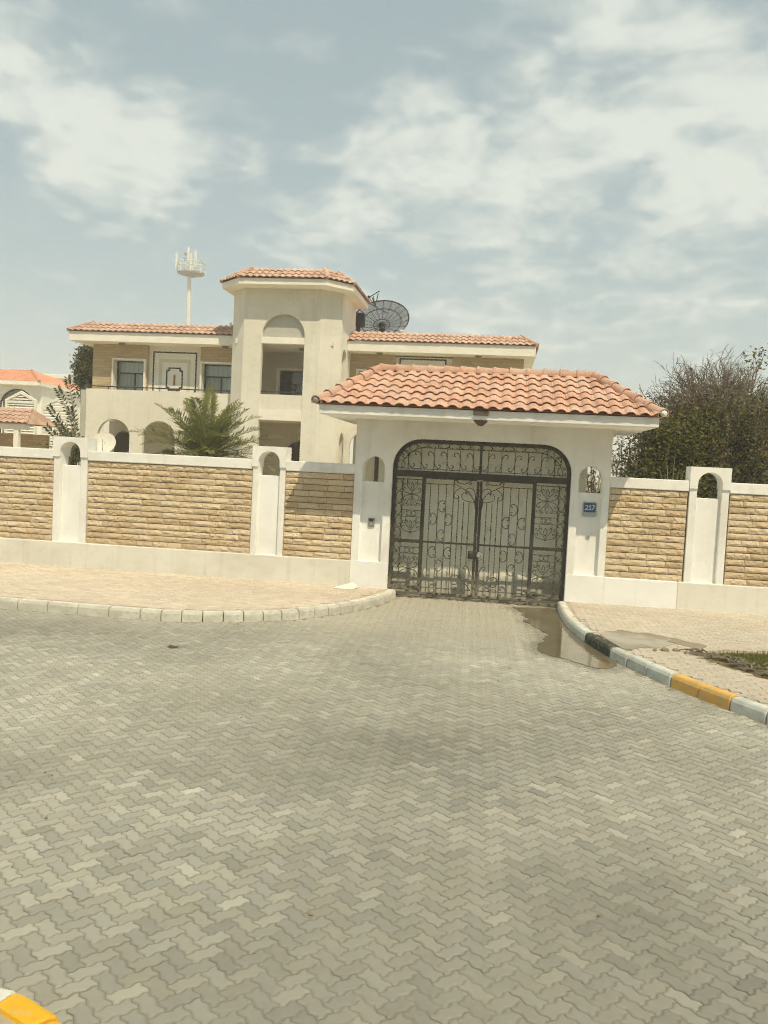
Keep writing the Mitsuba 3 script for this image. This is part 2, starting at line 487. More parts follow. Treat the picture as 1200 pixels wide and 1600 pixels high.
pl = struct('pavement', 'sandy block pavement between the wall and the kerb, left of the gate')
pr = struct('pavement', 'sandy block pavement between the wall and the painted kerb, right of the gate')
part(pl, 'bed', MB().xy(Lpoly, -.05, .132), 'sand')
part(pr, 'bed', MB().xy(Rpoly.difference(GRASS), -.05, .132), 'sand')


def block_paving(holder, poly, cut, tones, w=.2, d=.1):
    x0, y0, x1, y1 = poly.bounds
    x0, x1 = max(x0, -14), min(x1, 9.5)
    ii, jj = np.meshgrid(np.arange(int((x1 - x0) / w) + 2), np.arange(int((y1 - y0) / d) + 1), indexing='ij')
    c = np.stack([x0 + ii * w - w / 2 * (jj % 2), y0 + jj * d + d / 2], -1).reshape(-1, 2)
    c = c[inside(poly.buffer(-.06), c)]
    for q in cut:
        c = c[~inside(q.buffer(.07), c)]
    n = len(c)
    hx, hy, e = w / 2 - .002, d / 2 - .002, .004
    tmpl = np.array([(sx * (hx - i), sy * (hy - i), -i2) for i, i2 in ((e, 0), (0, .004), (0, .02)) for sx, sy in ((-1, -1), (1, -1), (1, 1), (-1, 1))])
    f = [[0, 1, 2, 3]]
    for r in range(2):
        for k in range(4):
            f.append([r * 4 + k, (r + 1) * 4 + k, (r + 1) * 4 + (k + 1) % 4, r * 4 + (k + 1) % 4])
    v = tmpl[None] + np.c_[c, .150 + rng.normal(0, .0012, n)][:, None]
    v[:, :, 2] += (tmpl[None, :, 0] * rng.normal(0, .012, n)[:, None] + tmpl[None, :, 1] * rng.normal(0, .012, n)[:, None])
    fs = (np.array(f)[None] + (np.arange(n) * 12)[:, None, None]).reshape(-1, 4)
    low = meshkit.fbm(np.c_[c * .8, 0 * c[:, :1]], 3, 4)
    t = np.array(tones)[rng.integers(0, len(tones), n)] * (1 + rng.normal(0, .05, n))[:, None] * (.82 + .36 * low)[:, None]
    mb = MB().add(v.reshape(-1, 3), fs)
    part(holder, 'paver', mb, 'walk_paver', stuff=True, color=np.repeat(np.clip(t, 0, 1), 12, 0))


WALK = [(.49, .40, .32), (.47, .375, .30), (.49, .43, .345), (.44, .365, .295), (.51, .45, .365)]
block_paving(pl, Lpoly, [], WALK)
block_paving(pr, Rpoly, [GRASS], [(.42, .375, .31), (.40, .355, .295), (.43, .395, .335), (.38, .335, .27), (.42, .35, .28)])

# road
rd = struct('road', 'road of grey interlocking zigzag block pavers in herringbone bond')
part(rd, 'bed', MB().box(-40, 40, -60, .14, -.2, -.0065), 'joint_sand')
W = .0875
edge_t = [(0, 0), (.30, .0085), (.70, -.0085)]


def paver_outline(vert):
    """Six unit edges round a two by one block, each with the same S-shaped zigzag, so that blocks interlock."""
    c = [(0, 0), (1, 0), (2, 0), (2, 1), (1, 1), (0, 1)]
    if vert:
        c = [(0, 0), (1, 0), (1, 1), (1, 2), (0, 2), (0, 1)]
    c = np.array(c, float) * W
    out = []
    for k in range(6):
        a, b = c[k], c[(k + 1) % 6]
        d = (b - a) / W
        nrm = np.array([d[1], -d[0]])
        out += [a + (b - a) * t + nrm * o for t, o in edge_t]
    return np.array(out)


def paver_template(vert):
    o = paver_outline(vert)
    p = Polygon(o)
    cen = np.array(p.centroid.coords[0])

    def shrink(m):
        q = o.copy()
        e0, e1 = np.roll(o, 1, 0) - o, np.roll(o, -1, 0) - o
        t = np.roll(o, -1, 0) - np.roll(o, 1, 0)
        t /= np.linalg.norm(t, axis=1, keepdims=True)
        return q + m * np.c_[-t[:, 1], t[:, 0]]

    r0, r1 = shrink(.0150), shrink(.0022)
    rings = [np.c_[r0, 0 * r0[:, :1]], np.c_[r1, 0 * r1[:, :1] - .005], np.c_[r1, 0 * r1[:, :1] - .022]]
    n = len(o)
    import mapbox_earcut as earcut
    top = np.array(earcut.triangulate_float64(r0, np.array([n], np.uint32))).reshape(-1, 3)
    f = [top]
    for r in range(2):
        k = np.arange(n)
        k2 = (k + 1) % n
        f += [np.stack([r * n + k, (r + 1) * n + k, (r + 1) * n + k2], 1), np.stack([r * n + k, (r + 1) * n + k2, r * n + k2], 1)]
    return np.vstack(rings), np.vstack(f), cen


ROT = np.array([[math.cos(PI / 4 + .03), -math.sin(PI / 4 + .03)], [math.sin(PI / 4 + .03), math.cos(PI / 4 + .03)]])
ROAD = Polygon([(-14, -13.6)] + [(-14, -3.7)] + [tuple(p) for p in L_KERB] + [(-1.8, .12), (1.2, .12)] + [tuple(p) for p in R_KERB[:-8]] + [(5.2, -13.6)]).buffer(0).difference(Polygon([(-5.2, -12.31), (-2.15, -12.31)] + arc + [(-5.2, -14)]).buffer(0))
TONES = np.array([(.305, .298, .252), (.285, .282, .243), (.32, .31, .262), (.295, .283, .235), (.275, .273, .24)])
EDGE = np.r_[np.full(18, 0), np.full(18, .26), np.full(18, .38)]
# puddle: one thin sheet of water lying over the low blocks beside the kerb
pud = smooth_line([(.40, -.22), (.50, -.75), (.62, -1.3), (.56, -1.62), (.72, -2.1), (.86, -2.55), (.80, -3.0), (.70, -3.45), (.66, -3.85), (.82, -4.1), (1.02, -4.28), (1.36, -4.62), (1.60, -4.48), (1.70, -4.1), (1.62, -3.75),
                   (1.45, -3.1), (1.30, -2.4), (1.23, -1.6), (1.19, -.8), (1.17, -.12), (.8, -.12)], 8)
pud = pud + np.c_[.16 * (meshkit.fbm(np.c_[pud * 5, 0 * pud[:, :1]], 3, 2) - .5), .10 * (meshkit.fbm(np.c_[pud * 5 + 9, 0 * pud[:, :1]], 3, 3) - .5)]
PUD = Polygon(pud).buffer(0)
REFLECTION_PATCHES = [(-1.6, -8.7, 1.9, 1.1, .26), (.4, -10.6, 1.2, .9, .24), (-4.2, -9.6, 1.6, .8, .22), (-.2, -9.4, .9, .6, .18), (1.5, -9.3, .7, 1.2, .12), (-2.6, -7.4, 1.4, .5, .14)]  # soft dark window reflections, painted into the block colours
bulk_v, bulk_f, bulk_c, off, near = [], [], [], 0, []
for vert in (False, True):
    tv, tf, cen = paver_template(vert)
    i, j = np.meshgrid(np.arange(-210, 210), np.arange(-105, 105), indexing='ij')
    org = np.stack([i + 2 * j, i - 2 * j], -1).reshape(-1, 2) * W + ((2 * W, -W) if vert else (0, 0))
    c = (org + cen) @ ROT.T + [-2, -7]
    ok = inside(ROAD.buffer(-.03), c)
    c = c[ok]
    rank = np.linalg.norm(c - EYE[:2], axis=1)
    rel = np.c_[c, 0 * rank] - EYE
    sx, sy, sz = rel @ cam_r, rel @ cam_u, rel @ fwd
    seen = (sz > .3) & (np.abs(sx / sz) < .452) & (np.abs(sy / sz) < .604)
    lv = (tv[:, :2] - cen) @ ROT.T
    n = len(c)
    v = np.concatenate([np.broadcast_to(lv[None], (n, *lv.shape)) + c[:, None], np.broadcast_to(tv[None, :, 2:], (n, len(tv), 1))], -1).copy()
    sag = .004 * (meshkit.fbm(np.c_[c * .7, 0 * rank], 3, 9) - .5)
    v[:, :, 2] += (rng.normal(0, .0011, n) + sag)[:, None] + lv[None, :, 0] * rng.normal(0, .011, n)[:, None] + lv[None, :, 1] * rng.normal(0, .011, n)[:, None]
    low = meshkit.fbm(np.c_[c * .42, 0 * rank + 3], 4, 21)
    mid = meshkit.fbm(np.c_[c * 1.7, 0 * rank], 3, 5)
    sandy = np.clip((c[:, 1] + 5.4) / 4.0, 0, 1)
    contrast = 1 - .75 * sandy
    t = TONES[rng.integers(0, 5, n)] * (1 + contrast * rng.normal(0, .085, n))[:, None] * (1 + contrast[:, None] * (np.where(rng.random(n) < .10, .20, 0)[:, None]))
    t = t * (.58 + .84 * np.clip((low - .2) / .6, 0, 1) * .75 + .17 * mid)[:, None]
    t = t * (1 - sandy[:, None] * .7) + np.array([.40, .365, .285]) * sandy[:, None] * .7
    # painted window reflections, the drive's sand, and the wet margin of the puddle
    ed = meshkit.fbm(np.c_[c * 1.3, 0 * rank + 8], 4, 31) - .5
    for x, y, rx, ry, a in REFLECTION_PATCHES:
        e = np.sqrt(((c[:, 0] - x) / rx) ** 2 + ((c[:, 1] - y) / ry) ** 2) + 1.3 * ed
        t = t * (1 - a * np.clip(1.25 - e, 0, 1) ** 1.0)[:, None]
    dp = shapely.distance(PUD, shapely.points(c[:, 0], c[:, 1]))
    t = t * (1 - .5 * np.clip(1 - (dp - .05 + .25 * ed) / .16, 0, 1))[:, None]
    t = np.clip(t, .02, .9)
    wash = 1 - .85 * np.clip((c[:, 1] + 7.0) / 4.0, 0, 1)      # sand fills the joints towards the gate
    for k in np.nonzero(seen)[0]:
        near.append((rank[k], v[k], tf, t[k] * (1 - EDGE[:, None] * wash[k])))
    keep = ~seen
    far_v, far_t = v[keep], t[keep]
    bulk_v.append(far_v.reshape(-1, 3))
    bulk_f.append((tf[None] + (np.arange(len(far_v)) * len(tv))[:, None, None]).reshape(-1, 3) + off)
    bulk_c.append((far_t[:, None] * (1 - EDGE[None, :, None] * wash[keep][:, None, None])).reshape(-1, 3))
    off += far_v.shape[0] * len(tv)
near.sort(key=lambda x: x[0])
for r_, v_, f_, t_ in near[:300]:
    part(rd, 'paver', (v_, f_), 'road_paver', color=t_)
for r_, v_, f_, t_ in near[300:]:
    bulk_v.append(v_)
    bulk_f.append(f_ + off)
    bulk_c.append(t_)
    off += len(v_)
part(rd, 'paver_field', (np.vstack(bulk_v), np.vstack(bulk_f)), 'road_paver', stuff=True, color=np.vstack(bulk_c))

pk = thing('puddle', 'muddy puddle reflecting the gate, lying along the painted kerb', 'puddle')
put(pk, MB().xy(PUD, -.003, .0065), 'water')

# slab, damp sand, grass bed
k = thing('drain_slab', 'damp dark concrete slab set in the pavement behind the black kerb length', 'slab')
put(k, MB().xy(SLAB, .10, .158), 'damp_slab')
k = thing('wet_patch', 'dark wet patch of sand beside the concrete slab', 'wet sand')
put(k, MB().xy(WET.difference(SLAB), .12, .1555), 'damp_sand')
k = struct('soil_bed', 'dark bare soil of the planting strip cut into the pavement')
put(k, MB().xy(GRASS, -.05, .125), 'soil')
r2 = np.random.default_rng(3)


def blades(pts, h, w, lean=.5):
    n = len(pts)
    a = r2.random(n) * 2 * PI
    hh = h * (.5 + r2.random(n))
    d = np.c_[np.cos(a), np.sin(a), 0 * a]
    s = np.c_[-np.sin(a), np.cos(a), 0 * a] * w
    l = (lean * r2.random(n) * hh)[:, None] * d
    p0, p1, p2 = pts - s, pts + s, pts + l + np.c_[0 * a, 0 * a, hh]
    v = np.stack([p0, p1, p2], 1).reshape(-1, 3)
    return v, np.arange(3 * n).reshape(-1, 3)


gp = r2.random((26000, 2)) * [3.8, 2.3] + [2.75, -5.65]
gp = gp[inside(GRASS.buffer(-.1), gp)]
dn = meshkit.fbm(np.c_[gp * 2.2, 0 * gp[:, :1]], 3, 6) + .25 * np.clip((gp[:, 0] - 3.0) * 1.2, -.6, .6) - .25 * np.clip((-4.5 - gp[:, 1]) * 1.5, 0, 1)
gp = gp[dn > .47]
k = thing('grass', 'short dry grass growing in the planting strip by the painted kerb', 'grass', kind='stuff')
put(k, blades(np.c_[gp, 0 * gp[:, :1] + .125], .075, .004), 'grass_blade')
# dead twigs and leaf litter along the bed's near edge
mb = MB()
for q in range(150):
    t = r2.random()
    a = np.array([2.72 + 1.0 * t, -4.0 - 1.35 * t]) + r2.normal(0, .075, 2)
    an = r2.random() * PI
    L = .05 + .16 * r2.random()
    z = .165 + .05 * r2.random()
    mb.tube([[a[0], a[1], z], [a[0] + L * .5 * math.cos(an), a[1] + L * .5 * math.sin(an), z + .03 * r2.random()], [a[0] + L * math.cos(an), a[1] + L * math.sin(an), z - .01]], .006 + .006 * r2.random(), 4, frame=(0, 0, 1))
k = thing('dry_twigs', 'heap of dry twigs and cuttings along the near edge of the soil bed', 'twigs', kind='stuff')
put(k, mb, 'twig')


def rock(c, s, seed):
    m = trimesh.creation.icosphere(2)
    v = np.array(m.vertices)
    v = v * (.7 + .6 * meshkit.fbm(v * 1.4 + seed, 3, seed))[:, None] * np.asarray(s)
    return (v + np.asarray(c), m.faces)


ROCKS = [((2.36, -3.93, .165), (.055, .045, .035), 'larger brown stone lying on the pavement by the concrete slab'), ((2.22, -3.97, .16), (.03, .03, .022), 'tiny brown stone on the pavement, next to the black kerb length'),
         ((2.52, -3.88, .162), (.05, .035, .03), 'flat brown stone on the pavement nearest to the dry twigs')]
for q, (c, s, lab) in enumerate(ROCKS):
    k = thing('loose_stone', lab, 'stone')
    put(k, rock(c, s, q + 2), 'rubble', smooth=40)
# scrap of pale sheet at the wall foot, dead leaf on the road
k = thing('litter_sheet', 'creased white sheet of litter at the foot of the wall near the gate', 'litter')
v = [(-2.93, -.42, .158), (-2.72, -.50, .156), (-2.55, -.40, .158), (-2.50, -.24, .20), (-2.62, -.14, .245), (-2.78, -.22, .195), (-2.9, -.32, .170), (-2.70, -.34, .205)]
put(k, MB().add(v, [[i, (i + 1) % 7, 7] for i in range(7)]), 'paper')
k = thing('dead_leaf', 'curled dry brown leaf lying on the grey block road', 'leaf')
v = [(-4.12, -5.40, .012), (-4.06, -5.44, .004), (-3.98, -5.40, .016), (-3.95, -5.36, .035), (-4.02, -5.35, .012), (-4.09, -5.36, .03)]
put(k, MB().add(v, [[0, 1, 5], [1, 4, 5], [1, 2, 4], [2, 3, 4]]), 'leaf_dead')

# grit and crumbs of leaf washed against the kerbs and scattered on the blocks
mb = MB()
r3 = np.random.default_rng(17)
ico = trimesh.creation.icosphere(0)
for q in range(420):
    if q < 130:
        b_ = L_KERB[r3.integers(40, len(L_KERB))] + [r3.normal(0, .05), -.04 - abs(r3.normal(0, .07))]
    elif q < 260:
        b_ = R_KERB[r3.integers(0, 70)] + [-.04 - abs(r3.normal(0, .07)), r3.normal(0, .05)]
    else:
        b_ = np.array([-6.5 + 8 * r3.random(), -12.2 + 9.5 * r3.random()])
    if not ROAD.contains(Point(*b_)):
        continue
    sc_ = (.004 + .009 * r3.random() ** 3) * np.array([1.3, 1, .7])
    mb.add(np.array(ico.vertices) * sc_ + [b_[0], b_[1], .003], ico.faces)
k = thing('grit', 'grit and crumbs scattered over the block road and along the kerbs', 'grit', kind='stuff')
put(k, mb, 'rubble')

# ------------------------------------------------------------------ boundary wall
ROWH, PZ0, PZ1 = .1163, .645, 2.273


def arch_poly(xc, r, z0, zs, n=16):
    return Polygon([(xc - r, z0), (xc + r, z0)] + [(xc + r * math.cos(a), zs + r * math.sin(a)) for a in np.linspace(0, PI, n)])


def split_stone(x0, x1, z0, z1, seed):
    nx, nz = 9, 4
    r = np.random.default_rng(seed)
    xs, zs = np.linspace(x0 + .003, x1 - .003, nx), np.linspace(z0 + .004, z1 - .010, nz)
    X, Z = np.meshgrid(xs, zs, indexing='ij')
    jit = r.normal(0, .006, X.shape)
    ridge = r.normal(.4, .12)
    U = (Z - z0) / (z1 - z0)
    bulge = np.clip(1 - np.abs(U - ridge) / .75, 0, 1) * .024
    rough = (meshkit.fbm(np.stack([X * 13, Z * 22, 0 * X + seed * .37], -1), 3, 17) - .5) * .062
    D = .004 + bulge * (.7 + .5 * r.random()) + rough + r.normal(0, .006, X.shape)
    edge = np.zeros_like(X, bool)
    edge[0], edge[-1], edge[:, 0], edge[:, -1] = True, True, True, True
    D = np.where(edge, np.clip(D * .35, -.004, .014), D)
    Zj = Z + np.where(edge, 0, jit)
    v = [np.stack([X, -D + .012, Zj], -1).reshape(-1, 3)]
    f = []
    for i in range(nx - 1):
        for j in range(nz - 1):
            a, b, c, d = i * nz + j, (i + 1) * nz + j, (i + 1) * nz + j + 1, i * nz + j + 1
            f += [[a, b, c], [a, c, d]] if (i + j + seed) % 2 else [[a, b, d], [b, c, d]]
    ring = [i * nz for i in range(nx)] + [(nx - 1) * nz + j for j in range(1, nz)] + [i * nz + nz - 1 for i in range(nx - 2, -1, -1)] + [j for j in range(nz - 2, 0, -1)]
    base = nx * nz
    back = v[0][ring].copy()
    back[:, 1] = .06
    v.append(back)
    m = len(ring)
    for k in range(m):
        a, b = ring[k], ring[(k + 1) % m]
        f += [[a, base + k, base + (k + 1) % m], [a, base + (k + 1) % m, b]]
    return np.vstack(v), np.array(f)


stone_seed = 0


def stone_panel(wall, x0, x1, name='stone'):
    global stone_seed
    for r in range(14):
        z0 = PZ0 + r * ROWH
        x = x0 - (.02 if r % 2 else .2) * rng.random()
        while x < x1 - .005:
            L = .27 + .24 * rng.random()
            if x + L > x1 - .12:
                L = x1 - x
            a = max(x, x0)
            part(wall, name, split_stone(a, min(x + L, x1), z0, z0 + ROWH, stone_seed), STONES[int(rng.integers(0, 4))])
            stone_seed += 1
            x += L
    part(wall, 'wall_core', MB().box(x0, x1, .05, .20, PZ0, PZ1 + .002), 'mortar')


def pier(wall, xc, w):
    h = w / 2
    front = sbox(xc - h, 2.33, xc + h, 2.722).difference(arch_poly(xc, .212, 2.0, 2.42))
    mb = MB().xz(front, -.055, .36)
    p = part(wall, 'pier', mb, 'white_plaster')
    # two legs, and the panel set back between them below the arch
    part(p, 'leg', MB().box(xc - h + .01, xc - .212, -.022, .30, .60, 2.33, .006), 'white_plaster')
    part(p, 'leg', MB().box(xc + .212, xc + h - .01, -.022, .30, .60, 2.33, .006), 'white_plaster')
    part(p, 'recessed_panel', MB().box(xc - .214, xc + .214, .055, .29, .60, 2.165, .004), 'fresh_plaster')


def coping(wall, x0, x1):
    part(wall, 'coping', MB().box(x0, x1, -.035, .27, 2.275, 2.468, .012), 'white_plaster')


def plinth(wall, x0, x1, m, front=-.045):
    part(wall, 'plinth', MB().box(x0, x1, front, .25, .02, .643, .014), m)


wl = thing('boundary_wall', 'long boundary wall of tan split-faced stone courses between white piers, left of the gate', 'wall')
stone_panel(wl, -11.3, -8.755)
stone_panel(wl, -8.035, -4.69)
stone_panel(wl, -4.03, -2.70)
pier(wl, -8.395, .72)
pier(wl, -4.36, .66)
pier(wl, -11.66, .72)
coping(wl, -11.3, -8.753)
coping(wl, -8.037, -4.69)
coping(wl, -4.03, -2.70)
plinth(wl, -13.4, -2.70, 'plinth_plaster')
part(wl, 'end_panel', MB().box(-13.4, -12.02, .0, .2, .645, 2.4), 'white_plaster')
wr = thing('boundary_wall', 'short boundary wall of tan split-faced stone with a white arched pier, right of the gate', 'wall')
stone_panel(wr, 1.99, 3.36)
stone_panel(wr, 4.09, 6.6)
pier(wr, 3.725, .70)
pier(wr, 6.95, .70)
coping(wr, 1.99, 3.375)
coping(wr, 4.075, 6.6)
plinth(wr, 1.99, 3.28, 'fresh_plaster')
plinth(wr, 3.283, 8.3, 'plinth_plaster')
part(wr, 'end_panel', MB().box(7.3, 8.3, .0, .2, .645, 2.4), 'white_plaster')

# ------------------------------------------------------------------ gatehouse
gh = thing('gatehouse', 'white gate portal with a wide hipped roof of pink terracotta tiles', 'gatehouse')
X0, X1, GT, GR = -1.99, 1.305, 2.995, .53
opening = Polygon([(X0, -.2), (X1, -.2)] + [(X1 - GR + GR * math.cos(a), GT - GR + GR * math.sin(a)) for a in np.linspace(0, PI / 2, 10)] + [(X0 + GR - GR * math.cos(a), GT - GR + GR * math.sin(a)) for a in np.linspace(PI / 2, 0, 10)])
nl, nr = (-2.345, .215), (1.655, .215)
full = sbox(-2.70, .05, 1.99, 3.33).difference(opening)
holes = unary_union([arch_poly(c, r, 2.15, 2.42) for c, r in (nl, nr)])
slots = unary_union([arch_poly(c, r, .645, 2.42) for c, r in (nl, nr)])
shell = full.difference(slots)
lower, upper = sbox(-9, -1, 9, .643), sbox(-9, .643, 9, 9)
wallp = part(gh, 'wall', MB().xz(shell.intersection(upper), -.03, .07), 'white_plaster')
part(gh, 'wall', MB().xz(full.difference(holes).intersection(upper), .0705, .38), 'fresh_plaster')
for g_ in full.intersection(lower).geoms:
    part(gh, 'plinth', MB().xz(g_, -.046, .38), 'fresh_plaster')
for x in (-2.2, 1.35):
    part(gh, 'rear_pillar', MB().box(x, x + .25, 1.9, 2.2, .1, 3.33, .01), 'white_plaster')
EX0, EX1, EY0, EY1, EZ0, EZ1 = -3.18, 2.57, -1.2, 2.4, 3.325, 3.485
eave = part(gh, 'eave_slab', MB().box(EX0, EX1, EY0, EY1, EZ0, EZ1, .006), 'white_plaster')


def tile_profile(u):
    c = np.clip((u - .13) / .74, 0, 1)
    return .048 * np.sin(PI * c) ** .75 + .004 * (1 - np.sin(PI * c))


def tile_field(A, B, C, D, pitch, expo, nu=8, thick=.010, lift=.034, phase=0.0):
    """Roof tiles on the face with eave A-B and top D-C: a list of (row, vertices, faces), one for each tile."""
    A, B, C, D = (np.asarray(p, float) for p in (A, B, C, D))
    ex = (B - A) / np.linalg.norm(B - A)
    q = D - A
    es = q - ex * (q @ ex)
    S = np.linalg.norm(es)
    es /= S
    en = np.cross(ex, es)
    wid = np.linalg.norm(B - A)
    l1, r1 = (D - A) @ ex, (C - A) @ ex
    rows = max(1, int(round(S / expo)))
    expo = S / rows
    out = []
    for r in range(rows):
        s0, s1 = r * expo - .035, (r + 1) * expo + .07
        lo, hi = l1 * max(s0, 0) / S, wid + (r1 - wid) * max(s0, 0) / S
        i0, i1 = int(math.floor(min(0, l1) / pitch)) - 1, int(math.ceil(max(wid, r1) / pitch)) + 1
        for i in range(i0, i1):
            a, b = (i + phase) * pitch, (i + 1 + phase) * pitch
            if b < min(lo, l1 * s1 / S) + .05 or a > max(hi, wid + (r1 - wid) * s1 / S) - .05:
                continue
            u = np.array([0, .08, .135, .17, .24, .35, .5, .65, .76, .83, .865, .93, 1]) if nu > 6 else np.array([0, .13, .22, .38, .62, .78, .87, 1])
            nu = len(u) - 1
            h = tile_profile(u)
            x = a + u * (b - a)
            dz, ds = rng.normal(0, .003), rng.normal(0, .004)
            tl = []
            for s, up in ((s0 + ds, lift), (min(s1, S + .02), -.004)):
                xl, xr = l1 * min(max(s, 0), S) / S, wid + (r1 - wid) * min(max(s, 0), S) / S
                xx = np.clip(x, xl - .02, xr + .02)
                tl.append((A + xx[:, None] * ex + s * es + (h + up + dz)[:, None] * en))
            low = tl[0] - thick * en + .0 * es
            if np.ptp((tl[0] - A) @ ex) < .03 and np.ptp((tl[1] - A) @ ex) < .03:
                continue
            v = np.vstack([tl[0], tl[1], low])
            n = nu + 1
            k = np.arange(nu)
            f = np.vstack([np.stack([k, k + 1, n + k + 1], 1), np.stack([k, n + k + 1, n + k], 1), np.stack([2 * n + k, 2 * n + k + 1, k + 1], 1), np.stack([2 * n + k, k + 1, k], 1)])
            out.append((r, v, f))
    return out


def joined(tiles):
    mb = MB()
    for _, v, f in tiles:
        mb.add(v, f)
    return mb


def barrel(p0, p1, r, up, n=9, collar=.012):
    """One half-round ridge tile from p0 to p1, a little wider at its first end, with a lip there."""
    p0, p1 = np.asarray(p0, float), np.asarray(p1, float)
    d = (p1 - p0) / np.linalg.norm(p1 - p0)
    up = np.asarray(up, float)
    up = up - d * (up @ d)
    up /= np.linalg.norm(up)
    s = np.cross(d, up)
    a = np.linspace(-.12 * PI, 1.12 * PI, n)
    rings = []
    for p, rr, l in ((p0, r + collar - .014, 0), (p0, r + collar, 0), (p0 + d * .045, r + collar, 0), (p0 + d * .05, r + .002, 0), (p1 + d * .03, r - .012, -.008)):
        rings.append(p + up * l + rr * (np.cos(a)[:, None] * s + np.sin(a)[:, None] * up))
    m = len(rings)
    i, j = np.meshgrid(np.arange(m - 1), np.arange(n - 1), indexing='ij')
    q = np.stack([i * n + j, i * n + j + 1, (i + 1) * n + j + 1, (i + 1) * n + j], -1).reshape(-1, 4)
    return (np.vstack(rings), np.vstack([q[:, [0, 1, 2]], q[:, [0, 2, 3]]]))


ov = .05
rA, rB, rC, rD = (EX0 - ov, EY0 - ov, EZ1 + .01), (EX1 + ov, EY0 - ov, EZ1 + .01), (EX1 + ov, EY1 + ov, EZ1 + .01), (EX0 - ov, EY1 + ov, EZ1 + .01)
RL, RR = (-2.40, .6, 4.30), (1.64, .6, 4.30)
roof = part(gh, 'roof', MB().add([rA, rB, rC, rD, RL, RR], [[0, 1, 5], [0, 5, 4], [2, 3, 4], [2, 4, 5], [1, 2, 5], [3, 0, 4]]), 'tile_deep')
for r, v, f in tile_field(rA, rB, RR, RL, .2265, .335, nu=10):
    part(roof, 'roof_tile', (v, f), TILES[int(rng.choice(4, p=(.35, .3, .2, .15)))], smooth=35)
part(roof, 'side_tiles', joined(tile_field(rB, rC, RR, RR, .2265, .335) + tile_field(rC, rD, RL, RR, .2265, .335) + tile_field(rD, rA, RL, RL, .2265, .335)), 'tile_rose', smooth=35, stuff=True)


def cap_run(holder, name, p0, p1, expo, r, up=(0, 0, 1)):
    p0, p1 = np.asarray(p0, float), np.asarray(p1, float)
    n = max(1, int(round(np.linalg.norm(p1 - p0) / expo)))
    for i in range(n):
        a, b = p0 + (p1 - p0) * i / n, p0 + (p1 - p0) * (i + 1) / n
        part(holder, name, barrel(a, b, r, up), TILES[int(rng.integers(0, 3))], smooth=35)


lift = np.array([0, 0, .035])
cap_run(roof, 'ridge_tile', np.array(RL) + lift, np.array(RR) + lift, .31, .095)
cap_run(roof, 'hip_tile', np.array(rA) + lift, np.array(RL) + lift + (0, 0, .01), .36, .095)
cap_run(roof, 'hip_tile', np.array(rB) + lift, np.array(RR) + lift + (0, 0, .01), .36, .095)
cap_run(roof, 'hip_tile', np.array(rC) + lift, np.array(RR) + lift, .36, .095)
cap_run(roof, 'hip_tile', np.array(rD) + lift, np.array(RL) + lift, .36, .095)
for x, s in ((EX0 - .02, -1), (EX1 + .02, 1)):   # mortar plug closing the lowest hip tile
    part(roof, 'hip_end', MB().add(*rock((x + s * .03, EY0 - .04, EZ1 + .075), (.06, .065, .06), 4)), 'white_plaster' if s > 0 else 'box_grey', smooth=50)

# eave lamp: bracket over the fascia and a bowl underneath
lamp = thing('eave_lamp', 'brown bracket lamp with an upturned bowl hanging under the gate eave', 'lamp')
part(lamp, 'bracket', MB().box(-.50, -.24, EY0 - .05, EY0 - .004, EZ0 + .075, EZ1 - .005, .005), 'bronze_metal')
part(lamp, 'bowl', MB().lathe([(0, -.10), (.035, -.095), (.08, -.06), (.115, -.02), (.125, 0), (.0, .0)], (-.37, -1.08, EZ0 - .001)), 'bronze_metal', smooth=40)

# things on the piers
k = thing('house_number_sign', 'rounded blue and grey house number plate reading 217', 'sign')


def round_rect(x0, z0, x1, z1, r):
    return sbox(x0 + r, z0 + r, x1 - r, z1 - r).buffer(r, 6)


sx, sz = 1.664, 1.855
part(k, 'plate', MB().xz(round_rect(sx - .125, sz - .135, sx + .125, sz + .135, .035), .028, .0695), 'sign_grey')
part(k, 'number_panel', MB().xz(round_rect(sx - .105, sz - .05, sx + .105, sz + .115, .012), .021, .0275), 'sign_blue')
for ch, cx_ in (('2', -.058), ('1', 0.004), ('7', .060)):
    tm = meshkit.text_mesh(ch, .088, .004)
    v = np.array(tm.vertices)
    part(k, 'digit', (np.c_[v[:, 0] - (v[:, 0].min() + v[:, 0].max()) / 2 + sx + cx_, .0205 - v[:, 2], v[:, 1] + sz - .012], tm.faces), 'sign_white')
k = thing('intercom', 'grey rectangular intercom box on the white pier left of the gate', 'intercom')
part(k, 'housing', MB().box(-2.41, -2.29, .035, .0695, 1.30, 1.465, .008), 'box_grey')
part(k, 'screen', MB().box(-2.385, -2.315, .0305, .0345, 1.40, 1.445), 'dark_metal')
part(k, 'button', MB().box(-2.37, -2.33, .0295, .0345, 1.335, 1.365, .004), 'grey_metal')
k = thing('doorbell', 'small weathered bell push on the pier below the house number plate', 'doorbell')
part(k, 'housing', MB().box(1.635, 1.705, .045, .0695, 1.315, 1.39, .006), 'sign_grey')
part(k, 'button', MB().box(1.655, 1.685, .038, .0445, 1.34, 1.37, .003), 'box_grey')

# ------------------------------------------------------------------ the wrought iron gate
gt = thing('driveway_gate', 'dark wrought iron double gate with scrollwork and cream backing sheets', 'gate')
YG = .14


def line_pts(p, y=YG):
    p = np.asarray(p, float)
    return np.c_[p[:, 0], 0 * p[:, 0] + y, p[:, 1]]


def rod(holder, name, p, r=.0075, sides=4, y=YG - .022):
    return part(holder, name, MB().tube(line_pts(p, y), r * 1.3, sides), 'iron')


